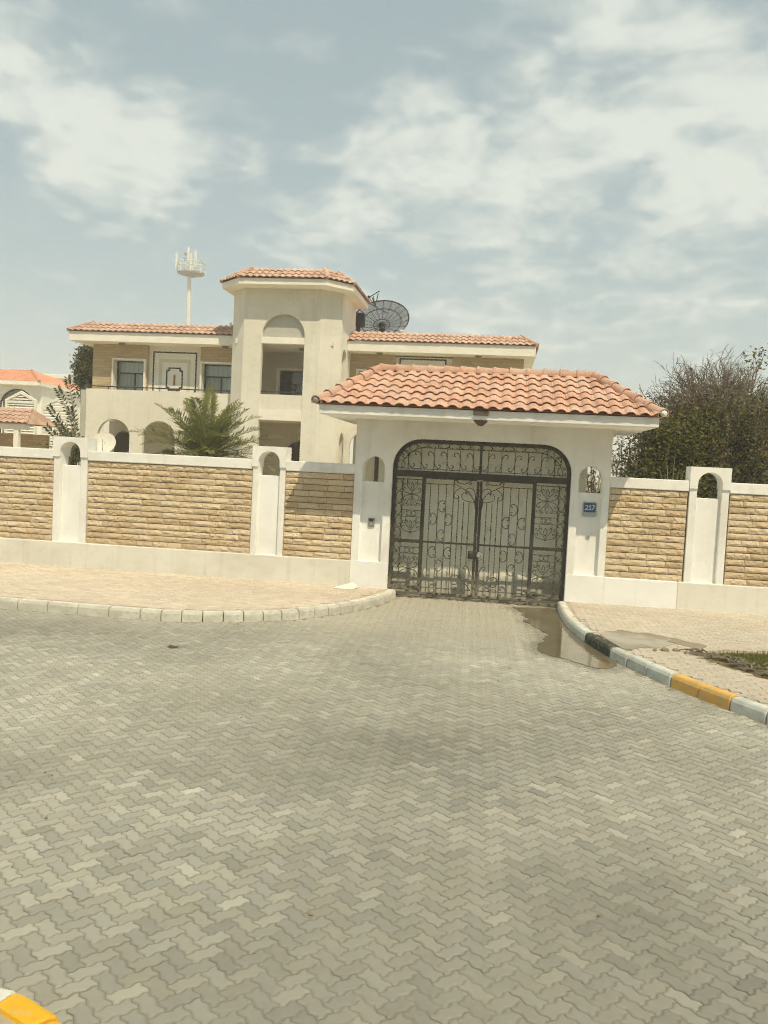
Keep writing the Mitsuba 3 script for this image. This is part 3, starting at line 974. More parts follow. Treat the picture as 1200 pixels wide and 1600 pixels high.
def scroll_curve(kind, mid, curl, am, ac, n=16):
    """A wrought scroll: an even arc in the middle, closing to a tight curl at both ends (C: the same way, S: opposite ways)."""
    b = np.linspace(0, ac, int(n * 1.6))
    th = np.concatenate([np.linspace(0, am, n), am + b[1:]])
    R = np.concatenate([np.full(n, mid), (mid * .42 * np.exp(-b / ac * math.log(mid * .42 / curl)))[1:]])
    ds, tm = R[1:] * np.diff(th), (th[1:] + th[:-1]) / 2
    h = np.c_[np.r_[0, np.cumsum(np.cos(tm) * ds)], np.r_[0, np.cumsum(np.sin(tm) * ds)]]
    o = -h[::-1][:-1] if kind == 'S' else (h * [-1, 1])[::-1][:-1]
    p = np.vstack([o, h])
    return p - (p.min(0) + p.max(0)) / 2


CC, SS = scroll_curve('C', 1, .1, PI * .6, PI * 1.5), scroll_curve('S', 2.2, .12, PI * .18, PI * 1.75)


def fit(p, cx, cz, w, h, rot=0.0, flip=1):
    c, s = math.cos(rot), math.sin(rot)
    q = p * [1, flip]
    q = q @ np.array([[c, s], [-s, c]])
    lo, hi = q.min(0), q.max(0)
    q = (q - (lo + hi) / 2) / (hi - lo) * [w, h]
    return q + [cx, cz]


# outer frame following the opening, transom, mullions
inner = opening.buffer(-.085).intersection(sbox(-9, -.2, 9, 9))
fr = opening.difference(opening.buffer(-.075)).intersection(sbox(-9, .03, 9, 9))
part(gt, 'frame', MB().xz(fr.buffer(-.002), YG - .05, YG + .04), 'iron')
part(gt, 'transom', MB().box(X0 + .07, X1 - .07, YG - .045, YG + .04, 2.285, 2.405, .006), 'iron')
for x in (-1.395, .66):
    part(gt, 'mullion', MB().box(x - .034, x + .034, YG - .042, YG + .038, .035, 2.285, .006), 'iron')
part(gt, 'threshold', MB().box(X0 + .06, X1 - .06, YG - .055, YG + .05, .006, .055, .005), 'iron')
# upper panel
CX = -.355
tp = part(gt, 'transom_panel', MB().box(CX - .022, CX + .022, YG - .04, YG + .02, 2.405, 2.925, .004), 'iron')
border = [(X0 + .16, 2.41), (X0 + .17, 2.55), (X0 + .26, 2.68), (X0 + .40, 2.79), (X0 + .56, 2.835), (X0 + .75, 2.838)]
rod(tp, 'rail', np.vstack([smooth_line(border), [[CX - .02, 2.835]]]))
rod(tp, 'rail', np.vstack([smooth_line([(X1 + X0 - a, b) for a, b in border]), [[CX + .02, 2.835]]]))
rod(tp, 'rail', [(X0 + .08, 2.44), (X1 - .08, 2.44)])
for s, x0 in ((1, -1), (-1, 1)):
    for i in range(6):
        x = CX - s * (.14 + .243 * i)
        top = 2.835 if i < 5 else 2.74
        rod(tp, 'bar', [(x, 2.41), (x, top)])
        rod(tp, 'scroll', fit(SS, x, 2.615, .235, .305, rot=PI / 2, flip=s), r=.008)
    for i in range(6):
        x = CX - s * (.10 + .2 * i)
        rod(tp, 'scroll', fit(CC, x, 2.884, .195, .088, rot=0 if i % 2 else PI), r=.007)
    for (dx, z, rot) in ((1.345, 2.85, .45), (1.48, 2.72, .95), (1.555, 2.535, 1.45)):
        rod(tp, 'scroll', fit(CC @ np.array([[math.cos(rot), s * math.sin(rot)], [-s * math.sin(rot), math.cos(rot)]]), CX - s * (dx - .07), z - .02, .145, .15), r=.007)


def mirror_x(p, xc, s):
    p = np.asarray(p, float)
    return p if s > 0 else np.c_[2 * xc - p[:, 0], p[:, 1]]


# side panels
for s in (1, -1):
    xo, xm = (X0 + .075, -1.43) if s > 0 else (X1 - .075, .695)
    xi = xo + s * .125          # the bar between the scroll column and the flower panel
    xc = (xi + xm) / 2
    sp = part(gt, 'side_panel', MB().box(min(xo, xm), max(xo, xm), YG - .036, YG + .02, .14, .23, .004), 'iron')
    part(sp, 'rail', MB().box(min(xo, xm), max(xo, xm), YG - .036, YG + .02, 1.04, 1.10, .004), 'iron')
    rod(sp, 'bar', [(xi, .2), (xi, 2.25)], r=.009)
    rod(sp, 'rail', [(xo, 2.235), (xm, 2.235)], r=.009)
    for i in range(9):
        z = 2.12 - .228 * i
        rod(sp, 'scroll', fit(CC, (xo + xi) / 2, z, .105, .215, rot=PI / 2, flip=-s if i % 2 else s), r=.0075)
    hw = abs(xm - xi) / 2
    for z in (1.655, 1.53, .955, .835):
        rod(sp, 'rail', [(xi, z), (xm, z)], r=.007)
    for z in (1.592, .895):
        for q in (-1, 1):
            rod(sp, 'scroll', fit(CC, xc + q * .045, z, .088, .092, rot=PI / 2, flip=-q), r=.0065)
    for zc in (1.955, 1.235, .545):
        for q in (-1, 1):
            for w in (-1, 1):
                if zc == 1.235 and w < 0:
                    continue
                def P(pts):
                    return smooth_line([(xc + q * a * hw / .185, zc + w * b) for a, b in pts], 5)
                rod(sp, 'scroll', P([(0, .004), (.06, .014), (.12, .03), (.166, .07), (.162, .112), (.132, .122), (.117, .100), (.13, .084)]), r=.0072)
                rod(sp, 'scroll', P([(0, .03), (.03, .075), (.078, .13), (.104, .185), (.09, .222), (.066, .216), (.06, .194), (.074, .183)]), r=.0072)
                rod(sp, 'scroll', P([(.1, .195), (.128, .168), (.158, .176), (.166, .202), (.148, .216), (.138, .2)]), r=.006)
                rod(sp, 'scroll', P([(0, .075), (.022, .12), (.028, .15), (.018, .19), (0, .225)]), r=.0065)
                if w > 0:
                    rod(sp, 'bar', P([(.104, .185), (.104, .24), (.104, .278)]), r=.0065)
        part(sp, 'boss', MB().box(xc - .02, xc + .02, YG - .035, YG - .01, zc - .02, zc + .02, .008), 'iron')
# leaves
for s in (1, -1):
    xa, xb = (-1.36, -.405) if s > 0 else (.625, -.30)       # hinge side, meeting side
    lo, hi = min(xa, xb), max(xa, xb)
    w_ = MB().box(lo, hi, YG - .04, YG + .02, .075, .115, .004).box(lo, hi, YG - .04, YG + .02, 2.262, 2.284, .002).box(lo, hi, YG - .036, YG - .006, 1.055, 1.09, .004)
    stile = [(xb - s * .004, .075), (xb - s * .004, 1.72), (xb - s * .035, 1.86), (xb - s * .0, 1.98), (xb + s * .0, 2.26), (xb + s * .048, 2.26), (xb + s * .048, .075)]
    w_.xz(Polygon(stile).buffer(0), YG - .05, YG + .03)
    lf = part(gt, 'gate_leaf', w_, 'iron')
    M = lambda p: [(xa + s * (a + 1.36), b) for a, b in p]
    rod(lf, 'rail', M([(-1.36, 2.17), (-.835, 2.17)]))
    rod(lf, 'rail', M([(-1.36, .205), (-.42, .205)]), r=.009)
    for a in (-1.265, -1.112, -.964):
        rod(lf, 'bar', M([(a, .12), (a, 2.17)]))
    rod(lf, 'bar', M([(-.828, .12), (-.828, 2.26)]), r=.009)
    for a, z0, z1, kn in ((-.729, .44, 1.97, 1.19), (-.632, .42, 1.86, 1.375), (-.53, .68, 1.86, 1.185)):
        rod(lf, 'bar', M([(a, z0), (a, z1)]))
        for z in ((kn, kn - .37) if a == -.632 else (kn,)):
            kx = M([(a, z)])[0][0]
            part(lf, 'knot', MB().lathe([(.0, -.045), (.008, -.035), (.017, 0), (.008, .035), (0, .045)], (kx, YG - .022, z), 8), 'iron', smooth=40)
    for a, z, d in ((-1.045, 1.757, -1), (-1.185, 1.512, 1), (-.893, 1.510, 1), (-1.04, 1.205, -1), (-1.19, .884, -1), (-.897, .882, -1), (-1.035, .635, 1)):
        rod(lf, 'scroll', fit(CC, M([(a, z)])[0][0], z, .118, .212, rot=PI / 2, flip=d * s), r=.0078)
    bracket = [[(-.43, 1.86), (-.50, 1.985), (-.58, 2.06), (-.70, 2.13), (-.80, 2.185), (-.825, 2.235), (-.79, 2.258), (-.755, 2.235), (-.77, 2.205)],
               [(-.43, 1.86), (-.42, 1.98), (-.455, 2.085), (-.52, 2.125), (-.585, 2.105), (-.60, 2.05), (-.565, 2.03), (-.55, 2.06)],
               [(-.43, 1.86), (-.54, 1.872), (-.64, 1.90), (-.675, 1.97), (-.64, 2.03), (-.59, 2.025), (-.595, 1.99)],
               [(-.70, 2.125), (-.79, 2.05), (-.818, 1.97), (-.79, 1.915), (-.745, 1.925), (-.735, 1.965), (-.765, 1.975)],
               [(-.80, 2.255), (-.74, 2.21), (-.64, 2.195), (-.56, 2.225), (-.52, 2.258)],
               [(-.52, 2.245), (-.50, 2.20), (-.535, 2.19), (-.55, 2.22)]]
    foot = [[(-.43, .42), (-.52, .40), (-.60, .345), (-.66, .30)], [(-.43, .46), (-.46, .56), (-.51, .655), (-.555, .655), (-.565, .61), (-.53, .60)],
            [(-.828, .38), (-.78, .46), (-.70, .475), (-.62, .41), (-.58, .33), (-.62, .27), (-.67, .30), (-.65, .34)], [(-.62, .41), (-.605, .46), (-.63, .49), (-.655, .465)],
            [(-.82, .37), (-.76, .30), (-.70, .30), (-.685, .35), (-.72, .365)], [(-.43, .20), (-.50, .30), (-.58, .33)], [(-.82, .2), (-.74, .25), (-.66, .22), (-.6, .2)]]
    for c in bracket + foot:
        rod(lf, 'scroll', smooth_line(M(c), 6), r=.0075)
lk = part(gt, 'lock_case', MB().box(-.50, -.245, YG - .062, YG - .045, .80, .95, .004).add(*rock((-.435, YG - .06, .875), (.07, .035, .085), 8)), 'iron')
part(lk, 'handle', MB().tube(line_pts(smooth_line([(-.30, .80), (-.245, .845), (-.255, .915), (-.32, .93)]), YG - .10), .016, 6).box(-.335, -.265, YG - .12, YG - .055, .84, .91, .012), 'grey_metal')

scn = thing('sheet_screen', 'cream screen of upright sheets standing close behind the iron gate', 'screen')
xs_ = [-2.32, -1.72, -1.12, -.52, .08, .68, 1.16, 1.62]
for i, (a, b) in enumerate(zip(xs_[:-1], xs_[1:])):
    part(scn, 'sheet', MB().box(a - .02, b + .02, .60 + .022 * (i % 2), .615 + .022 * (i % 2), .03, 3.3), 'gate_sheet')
for z in (.5, 1.6, 2.8):
    part(scn, 'batten', MB().box(-2.3, 1.6, .645, .685, z, z + .06), 'grey_metal')

# ------------------------------------------------------------------ villa
vl = thing('villa', 'two storey cream villa with balconies, an octagonal stair tower and terracotta roof edges', 'house')


def rect(x0, x1, z0, z1):
    return sbox(x0, z0, x1, z1)


def arch_open(xc, r, zs, z0=.1):
    return arch_poly(xc, r, z0, zs, 24)


# left wing ground floor front, which rises as the balcony parapet
arches = unary_union([arch_open(c, .63, 3.03) for c in (-14.26, -12.5, -10.78)])
part(vl, 'porch_front', MB().xz(rect(-15.37, -9.55, .1, 4.75).difference(arches), 14.0, 14.18), 'villa_plaster')
part(vl, 'corner_pier', MB().box(-15.72, -15.372, 14.25, 15.0, .1, 4.72), 'villa_grey')
part(vl, 'balcony_floor', MB().box(-15.36, -9.55, 14.185, 16.4, 3.68, 3.8), 'villa_plaster')
part(vl, 'porch_wall', MB().box(-15.6, -9.3, 16.4, 16.6, .1, 3.68), 'villa_plaster')
d1 = part(vl, 'door', MB().xz(arch_open(-14.95, .38, 2.9), 16.34, 16.395), 'door_wood')
part(vl, 'door', MB().xz(rect(-13.3, -12.3, .1, 2.6), 16.34, 16.395), 'door_wood')
part(vl, 'railing', MB().tube([(-15.3, 14.08, 4.86), (-9.7, 14.08, 4.86)], .022, 8, frame=(0, 0, 1)), 'dark_metal')
for x in np.linspace(-15.2, -9.9, 9):
    part(vl, 'railing_post', MB().box(x - .012, x + .012, 14.07, 14.09, 4.751, 4.845), 'dark_metal')


def window(holder, x0, x1, z0, z1, y, split, top, tone=('curtain', 'glass_tone_pale'), bar=.045):
    """Aluminium window: frame, a fixed light over two sliding panes, sheets behind the glass carrying its reflected tones."""
    fr = rect(x0, x1, z0, z1).difference(unary_union([rect(x0 + bar, x1 - bar, top + bar / 2, z1 - bar), rect(x0 + bar, split - bar / 2, z0 + bar, top - bar / 2), rect(split + bar / 2, x1 - bar, z0 + bar, top - bar / 2)]))
    w = part(holder, 'window', MB().xz(fr, y, y + .06), 'frame_dark')
    for a, b, c, d in ((x0 + bar, x1 - bar, top + bar / 2, z1 - bar), (x0 + bar, split - bar / 2, z0 + bar, top - bar / 2), (split + bar / 2, x1 - bar, z0 + bar, top - bar / 2)):
        part(w, 'pane', MB().add([(a, y + .03, c), (b, y + .03, c), (b, y + .03, d), (a, y + .03, d)], [[0, 1, 2, 3]]), 'glass')
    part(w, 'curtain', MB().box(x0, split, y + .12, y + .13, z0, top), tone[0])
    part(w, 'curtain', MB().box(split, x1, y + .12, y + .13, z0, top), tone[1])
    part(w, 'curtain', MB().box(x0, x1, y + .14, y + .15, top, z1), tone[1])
    part(w, 'reveal', MB().xz(rect(x0 - .06, x1 + .06, z0 - .02, z1 + .06).difference(rect(x0, x1, z0 - .1, z1)), y - .33, y + .16), 'villa_white')


YW = 14.7
w1, pn, w2 = (-14.62, -13.42), (-13.34, -11.26), (-11.16, -9.95)
cut = unary_union([rect(w1[0] - .06, w1[1] + .06, 3.7, 5.97), rect(pn[0], pn[1], 3.7, 6.6), rect(w2[0] - .06, w2[1] + .06, 3.7, 5.95)])
for g_ in rect(-15.5, -9.4, 3.8, 6.5).difference(cut).geoms:
    part(vl, 'upper_wall', MB().xz(g_, YW, YW + .14), 'stone_cladding')
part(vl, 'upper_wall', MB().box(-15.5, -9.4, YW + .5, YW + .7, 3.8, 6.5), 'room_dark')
part(vl, 'upper_wall', MB().box(-15.5, -15.35, YW + .141, 18.0, 3.8, 6.5), 'villa_plaster')
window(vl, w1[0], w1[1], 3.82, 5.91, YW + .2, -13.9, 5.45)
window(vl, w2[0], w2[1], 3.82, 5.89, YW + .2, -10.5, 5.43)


def frame_rect(x0, x1, z0, z1, t):
    return rect(x0, x1, z0, z1).difference(rect(x0 + t, x1 - t, z0 + t, z1 - t))


def panel(x0, x1, y, xl0, xl1, ztop):
    p = part(vl, 'plaster_panel', MB().box(x0, x1, y, y + .3, 3.8, 6.498), 'villa_white')
    part(p, 'inlay_frame', MB().xz(frame_rect(xl0, xl1, 3.9, ztop, .05), y - .012, y - .001), 'inlay_dark')
    xc = (xl0 + xl1) / 2
    part(p, 'grey_band', MB().xz(frame_rect(xl0 + .24, xl1 - .24, 3.7, ztop - .27, .13).intersection(rect(-99, 99, 3.9, 9)), y - .006, y - .0015), 'band_grey')
    e = unary_union([rect(xc - .24, xc + .24, 4.85, 5.72), rect(xc - .33, xc + .33, 4.95, 5.62)])
    part(p, 'emblem', MB().xz(e.difference(e.buffer(-.05, join_style=2)), y - .014, y - .001), 'inlay_dark')
    part(p, 'emblem_bar', MB().box(xc - .04, xc + .04, y - .012, y - .001, 5.05, 5.45), 'inlay_brown')


panel(pn[0], pn[1], YW + .15, -13.17, -11.45, 6.3)


def mitred_eave(name, poly, z0, z1):
    return part(vl, name, MB().xy(poly, z0, z1), 'villa_white')


mitred_eave('eave_slab', Polygon([(-16.06, 13.9), (-9.5, 13.9), (-9.5, 18.2), (-16.06, 18.2)]), 6.5, 6.83)
LW = [(-16.1, 13.86, 6.84), (-9.6, 13.86, 6.84), (-9.6, 14.78, 7.29), (-15.55, 14.78, 7.29)]
rf = part(vl, 'roof', MB().add([*LW, (-16.1, 18.2, 6.84), (-15.55, 17.6, 7.29), (-9.6, 17.6, 7.29)], [[0, 1, 2], [0, 2, 3], [4, 0, 3], [4, 3, 5], [3, 2, 6], [3, 6, 5]]), 'tile_far')
part(rf, 'roof_tiles', joined(tile_field(*LW, .226, .33, nu=6) + tile_field((-16.1, 18.2, 6.84), LW[0], LW[3], (-15.55, 17.6, 7.29), .226, .33, nu=6)), 'tile_far', smooth=35, stuff=True)
for a, b in (((-16.1, 13.86, 6.87), (-15.55, 14.78, 7.31)),):
    part(rf, 'hip_tile', MB().tube([a, b], .07, 8), 'tile_far')

# tower
tw = 'villa_plaster'
tcut = unary_union([rect(-8.45, -6.92, .0, 6.74), arch_poly(-7.685, .765, 6.0, 6.74, 28)])
tower = part(vl, 'tower', MB().xz(rect(-9.1, -6.38, .1, 8.4).difference(tcut), 13.0, 13.22), tw)
part(tower, 'facet', MB().xy(Polygon([(-9.1, 13.0005), (-9.68, 13.58), (-9.5, 13.66), (-9.1, 13.22)]), .1, 8.4), tw)
part(tower, 'facet', MB().xy(Polygon([(-6.38, 13.0005), (-6.38, 13.22), (-5.95, 13.66), (-5.75, 13.63)]), .1, 8.4), tw)
part(tower, 'side_wall', MB().box(-9.68, -9.5, 13.662, 16.2, .1, 8.4), tw)
side = sbox(13.662, .1, 16.3, 8.4).difference(arch_poly(14.32, .42, 4.72, 6.1)).difference(arch_poly(14.5, .45, .1, 3.1))
part(tower, 'side_wall', MB().yz(side, -5.95, -5.75), tw)
part(tower, 'tympanum', MB().xz(arch_poly(-7.685, .763, 6.70, 6.74, 28), 13.15, 13.24), 'villa_grey')
part(tower, 'lintel', MB().box(-8.448, -6.922, 13.02, 13.3, 6.48, 6.70), 'villa_white')
part(tower, 'parapet', MB().box(-8.448, -6.922, 13.05, 13.2, 4.165, 4.72), tw)
part(tower, 'balcony_slab', MB().box(-8.447, -6.923, 12.985, 13.4, 3.83, 4.16), 'villa_white')
part(tower, 'balcony_floor', MB().box(-9.49, -5.96, 13.402, 15.6, 3.85, 4.15), tw)
part(tower, 'ceiling', MB().box(-9.49, -5.96, 13.302, 15.6, 6.5, 6.65), tw)
part(tower, 'back_wall', MB().box(-9.49, -5.96, 15.601, 15.8, .1, 8.4), tw)
part(tower, 'railing', MB().tube([(-8.44, 13.12, 4.82), (-6.93, 13.12, 4.82)], .02, 8, frame=(0, 0, 1)), 'dark_metal')
window(tower.split('__')[0], -8.35, -7.2, 3.86 + .3, 5.80, 15.50 - .18, -7.75, 5.3, tone=('room_dark', 'room_dark'))
part(tower, 'door', MB().xz(arch_open(-7.55, .55, 2.62), 15.54, 15.598), 'door_wood')
octo = [(-10.0, 13.2), (-9.12, 12.3), (-6.07, 12.3), (-5.32, 13.15), (-5.32, 16.5), (-10.0, 16.5)]
part(tower, 'eave_slab', MB().xy(Polygon(octo), 8.36, 8.56), 'villa_white')
e2 = [(-10.05, 13.18), (-9.14, 12.25), (-6.05, 12.25), (-5.27, 13.13), (-5.27, 16.5), (-10.05, 16.5)]
t2 = [(-9.45, 13.72), (-8.98, 13.27), (-6.38, 13.27), (-6.0, 13.72), (-6.0, 16.2), (-9.45, 16.2)]
E3, T3 = [np.array([*p, 8.57]) for p in e2], [np.array([*p, 9.08]) for p in t2]
trf = part(tower, 'roof', MB().add(E3 + T3, [[i, (i + 1) % 6, 6 + (i + 1) % 6, 6 + i] for i in range(6)]).add(T3, [[0, 1, 2], [0, 2, 3], [0, 3, 4], [0, 4, 5]]), 'tile_far')
ft = []
for i in range(6):
    ft += tile_field(E3[i], E3[(i + 1) % 6], T3[(i + 1) % 6], T3[i], .226, .33, nu=6)
trt = num(trf.rsplit('__', 1)[0] + '__roof_tiles')
put(trt, joined(ft), 'tile_far', smooth=35)
labels[trt] = {'kind': 'stuff'}
for i in (0, 1, 2, 3):
    put(num(trf.rsplit('__', 1)[0] + '__hip_tile'), MB().tube([E3[i] + (0, 0, .03), T3[i] + (0, 0, .03)], .07, 8), 'tile_far')

# right wing, set back
YR = 15.55
rarch = unary_union([arch_open(c, .63, 3.03) for c in (-4.9, -3.1, -1.3)])
part(vl, 'porch_front', MB().xz(rect(-5.745, .75, .1, 4.75).difference(rarch), 14.85, 15.0), 'villa_plaster')
part(vl, 'balcony_floor', MB().box(-5.745, .75, 15.001, 17, 3.68, 3.8), 'villa_plaster')
part(vl, 'porch_wall', MB().box(-5.745, .75, 17.0, 17.2, .1, 3.68), 'villa_plaster')
part(vl, 'door', MB().xz(arch_open(-4.35, .5, 2.7), 16.93, 16.995), 'door_wood')
cut = unary_union([rect(-5.5, -4.3, 3.7, 5.97), rect(-4.05, -1.95, 3.7, 6.6), rect(-1.7, -.5, 3.7, 5.97)])
for g_ in rect(-5.745, .65, 3.8, 6.55).difference(cut).geoms:
    part(vl, 'upper_wall', MB().xz(g_, YR, YR + .14), 'stone_cladding')
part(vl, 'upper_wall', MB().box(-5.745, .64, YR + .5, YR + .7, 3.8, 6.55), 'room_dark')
part(vl, 'upper_wall', MB().box(.5, .65, YR + .141, 18.2, 3.8, 6.55), 'villa_plaster')
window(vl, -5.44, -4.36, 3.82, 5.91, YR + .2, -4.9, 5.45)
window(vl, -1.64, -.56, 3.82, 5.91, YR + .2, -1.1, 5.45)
panel(-4.05, -1.95, YR + .15, -3.92, -2.17, 6.45)
mitred_eave('eave_slab', Polygon([(-5.744, 14.78), (1.03, 14.78), (1.03, 18.5), (-5.744, 18.5)]), 6.55, 6.90)
RW = [(-5.74, 14.74, 6.91), (1.07, 14.74, 6.91), (.5, 15.66, 7.36), (-5.74, 15.66, 7.36)]
rf = part(vl, 'roof', MB().add([*RW, (1.07, 18.5, 6.91), (.5, 18.0, 7.36), (-5.74, 18.0, 7.36)], [[0, 1, 2], [0, 2, 3], [1, 4, 5], [1, 5, 2], [3, 2, 5], [3, 5, 6]]), 'tile_far')
part(rf, 'roof_tiles', joined(tile_field(*RW, .226, .33, nu=6) + tile_field(RW[1], (1.07, 18.5, 6.91), (.5, 18.0, 7.36), RW[2], .226, .33, nu=6)), 'tile_far', smooth=35, stuff=True)
part(rf, 'hip_tile', MB().tube([(1.07, 14.74, 6.94), (.5, 15.66, 7.38)], .07, 8), 'tile_far')
# small soffit lamps
for x, y, z, lab in ((-14.2, 14.35, 6.5, 'small soffit lamp over the left window of the left balcony'), (-10.2, 14.35, 6.5, 'small soffit lamp over the left balcony, close to the tower'), (-4.6, 15.15, 6.55, 'small soffit lamp under the right roof edge, close to the tower'),
                     (-1.0, 15.15, 6.55, 'small soffit lamp under the right roof edge, far from the tower'), (-7.3, 14.3, 6.5, 'small soffit lamp on the ceiling of the tower balcony')):
    k = thing('soffit_lamp', lab, 'lamp', 'soffit lamps of the villa')
    part(k, 'rim', MB().lathe([(0, -.02), (.13, -.02), (.13, 0), (0, 0)], (x, y, z - .001), 14), 'bronze_metal')
    part(k, 'bowl', MB().lathe([(0, -.08), (.05, -.075), (.09, -.05), (.11, -.021)], (x, y, z - .001), 14), 'curtain', smooth=40)
k = thing('porch_lantern', 'small lantern hanging in the left porch arch', 'lantern')
part(k, 'rod', MB().tube([(-14.05, 15.0, 3.68), (-14.05, 15.0, 3.36)], .012, 6), 'dark_metal')
part(k, 'lamp_body', MB().lathe([(0, -.26), (.05, -.22), (.085, -.05), (.05, .02), (0, .04)], (-14.05, 15.0, 3.34), 10), 'bronze_metal', smooth=30)
k = thing('wall_lamp', 'pale wall lamp above the dark arched door under the tower', 'lamp')
part(k, 'mount', MB().box(-7.62, -7.48, 15.50, 15.598, 3.22, 3.36, .01), 'white_metal')
part(k, 'globe', MB().lathe([(0, -.09), (.06, -.06), (.08, 0), (.06, .06), (0, .09)], (-7.55, 15.42, 3.32), 12), 'white_metal', smooth=60)

# ------------------------------------------------------------------ on the roof and behind
sd = thing('mesh_satellite_dish', 'large black mesh satellite dish with ribs, tilted on the villa roof', 'satellite dish')
C0, ax = np.array([-5.0, 18.0, 8.02]), np.array([-.22, .50, .84])
ax /= np.linalg.norm(ax)
e1 = np.cross(ax, [0, 1.0, 0])
e1 /= np.linalg.norm(e1)
e2_ = np.cross(ax, e1)
Rd = 1.13


def dishp(r, a):
    r, a = np.broadcast_arrays(np.asarray(r, float), np.asarray(a, float))
    return C0 + (r * np.cos(a))[..., None] * e1 + (r * np.sin(a))[..., None] * e2_ + (.26 * (r / Rd) ** 2)[..., None] * ax


A_ = np.linspace(0, 2 * PI, 61)
mb = MB()
for i in range(26):
    r0 = .1 + i * .0395
    v = np.vstack([dishp(r0, A_), dishp(r0 + .024, A_)])
    k_ = np.arange(60)
    mb.add(v, np.stack([k_, k_ + 1, k_ + 62, k_ + 61], 1))
part(sd, 'reflector_mesh', mb, 'mesh_metal', stuff=True)
for i in range(20):
    part(sd, 'rib', MB().tube(dishp(np.linspace(.05, Rd, 9), i * PI / 10) - ax * .01, .013, 5), 'dark_metal')
for r in (.32, .8, Rd):
    part(sd, 'ring', MB().tube(dishp(r, A_), .013 if r < 1 else .02, 5), 'dark_metal')
part(sd, 'hub', MB().tube([C0 - ax * .25, C0 + ax * .06], .12, 10), 'dark_metal')
part(sd, 'mount', MB().tube([C0 - ax * .2, (-5.0, 17.9, 7.3)], .06, 8), 'dark_metal')


def feedp(px, py, y=18.7):
    return (-5.0 + (px - 53.5) * .00259, y, 8.02 - (py - 75.0) * .00259 * 10 / 10)


def fp(a, b):
    return (-5.0 + (a - 535) * .00259, 18.7, 8.02 + (745 - b) * .00259)


for a, b in (((250, 285), (440, 165)), ((415, 210), (378, 410)), ((378, 410), (285, 285)), ((378, 410), (300, 375)), ((378, 410), (320, 262)), ((360, 370), (345, 255))):
    part(sd, 'feed_strut', MB().tube([fp(*a), fp(*b)], .02, 5), 'dark_metal')
part(sd, 'feed_pole', MB().tube([fp(378, 410), dishp(Rd * .55, 2.2)], .018, 5), 'dark_metal')
part(sd, 'feed_horn', MB().box(fp(270, 0)[0] - .05, fp(270, 0)[0] + .05, 18.64, 18.76, fp(0, 285)[2], fp(0, 255)[2] + .02, .01), 'dark_metal')
k = thing('roof_speaker', 'dark box mounted behind the tower beside the mesh dish', 'box')
part(k, 'case', MB().box(-5.95, -5.5, 16.6, 17.0, 7.75, 8.25, .03), 'black_plastic')
part(k, 'stand', MB().box(-5.8, -5.65, 16.72, 16.88, 7.3, 7.749), 'dark_metal')
k = thing('roof_pipe', 'thin rooftop vent pipe with a bent arm, on the left roof', 'pipe')
part(k, 'pipe', MB().tube([(-10.75, 16.5, 7.2), (-10.75, 16.5, 7.72)], .045, 8), 'grey_metal')
part(k, 'arm', MB().tube(smooth_line([(-10.75, 16.5, 7.62), (-10.6, 16.5, 7.66), (-10.55, 16.5, 7.86)]), .02, 6), 'grey_metal')
part(k, 'cap', MB().lathe([(0, .08), (.05, .05), (.06, 0), (0, -.02)], (-10.54, 16.5, 7.86), 8), 'grey_metal')
k = thing('roof_drum', 'small round metal drum beside the rooftop pipe', 'drum')
put(k, MB().lathe([(0, 0), (.1, 0), (.11, .08), (.1, .16), (0, .17)], (-10.38, 16.4, 7.3), 12), 'grey_metal')
k = thing('roof_camera', 'tiny white fitting on the ridge of the right roof', 'fitting')
part(k, 'bracket', MB().box(-3.96, -3.92, 16.3, 16.34, 7.3, 7.5), 'white_metal')
part(k, 'body', MB().box(-4.05, -3.87, 16.2, 16.42, 7.5, 7.58, .02), 'white_metal')

mt = thing('telecom_mast', 'tall pale telecom mast with a ring platform of antennas', 'mast')
mx, my = -40.9, 90.0
part(mt, 'pole', MB().tube([(mx, my, 0), (mx - .1, my, 12), (mx - .2, my, 26.2)], np.array([.42, .34, .24]), 12), 'white_metal', smooth=40)
px = mx - .2
part(mt, 'platform', MB().lathe([(.3, 25.3), (1.1, 25.5), (1.7, 25.65), (1.75, 25.85), (.3, 25.85)], (px + .25, my, 0), 18), 'grey_metal')
for z in (26.6, 27.1):
    part(mt, 'rail', MB().tube([(px + .25 + 1.75 * math.cos(a), my + 1.75 * math.sin(a), z) for a in np.linspace(0, 2 * PI, 25)], .06, 5, frame=(0, 0, 1)), 'white_metal')
for i in range(8):
    a = i * PI / 4 + .3
    part(mt, 'rail_post', MB().tube([(px + .25 + 1.75 * math.cos(a), my + 1.75 * math.sin(a), z) for z in (25.7, 27.1)], .05, 5), 'white_metal')
for dx, dy, z1 in ((-1.65, -.3, 28.3), (.35, -1.4, 28.8), (1.15, -1.0, 28.5), (-.3, 1.2, 28.6)):
    part(mt, 'antenna', MB().box(px + dx - .14, px + dx + .14, my + dy - .1, my + dy + .1, 26.1, z1, .03), 'white_metal')
for dx, z in ((-.65, 27.6), (-.6, 28.3), (1.5, 27.3)):
    part(mt, 'fitting', MB().box(px + dx - .16, px + dx + .16, my - .2, my + .2, z - .2, z + .15, .04), 'grey_metal')

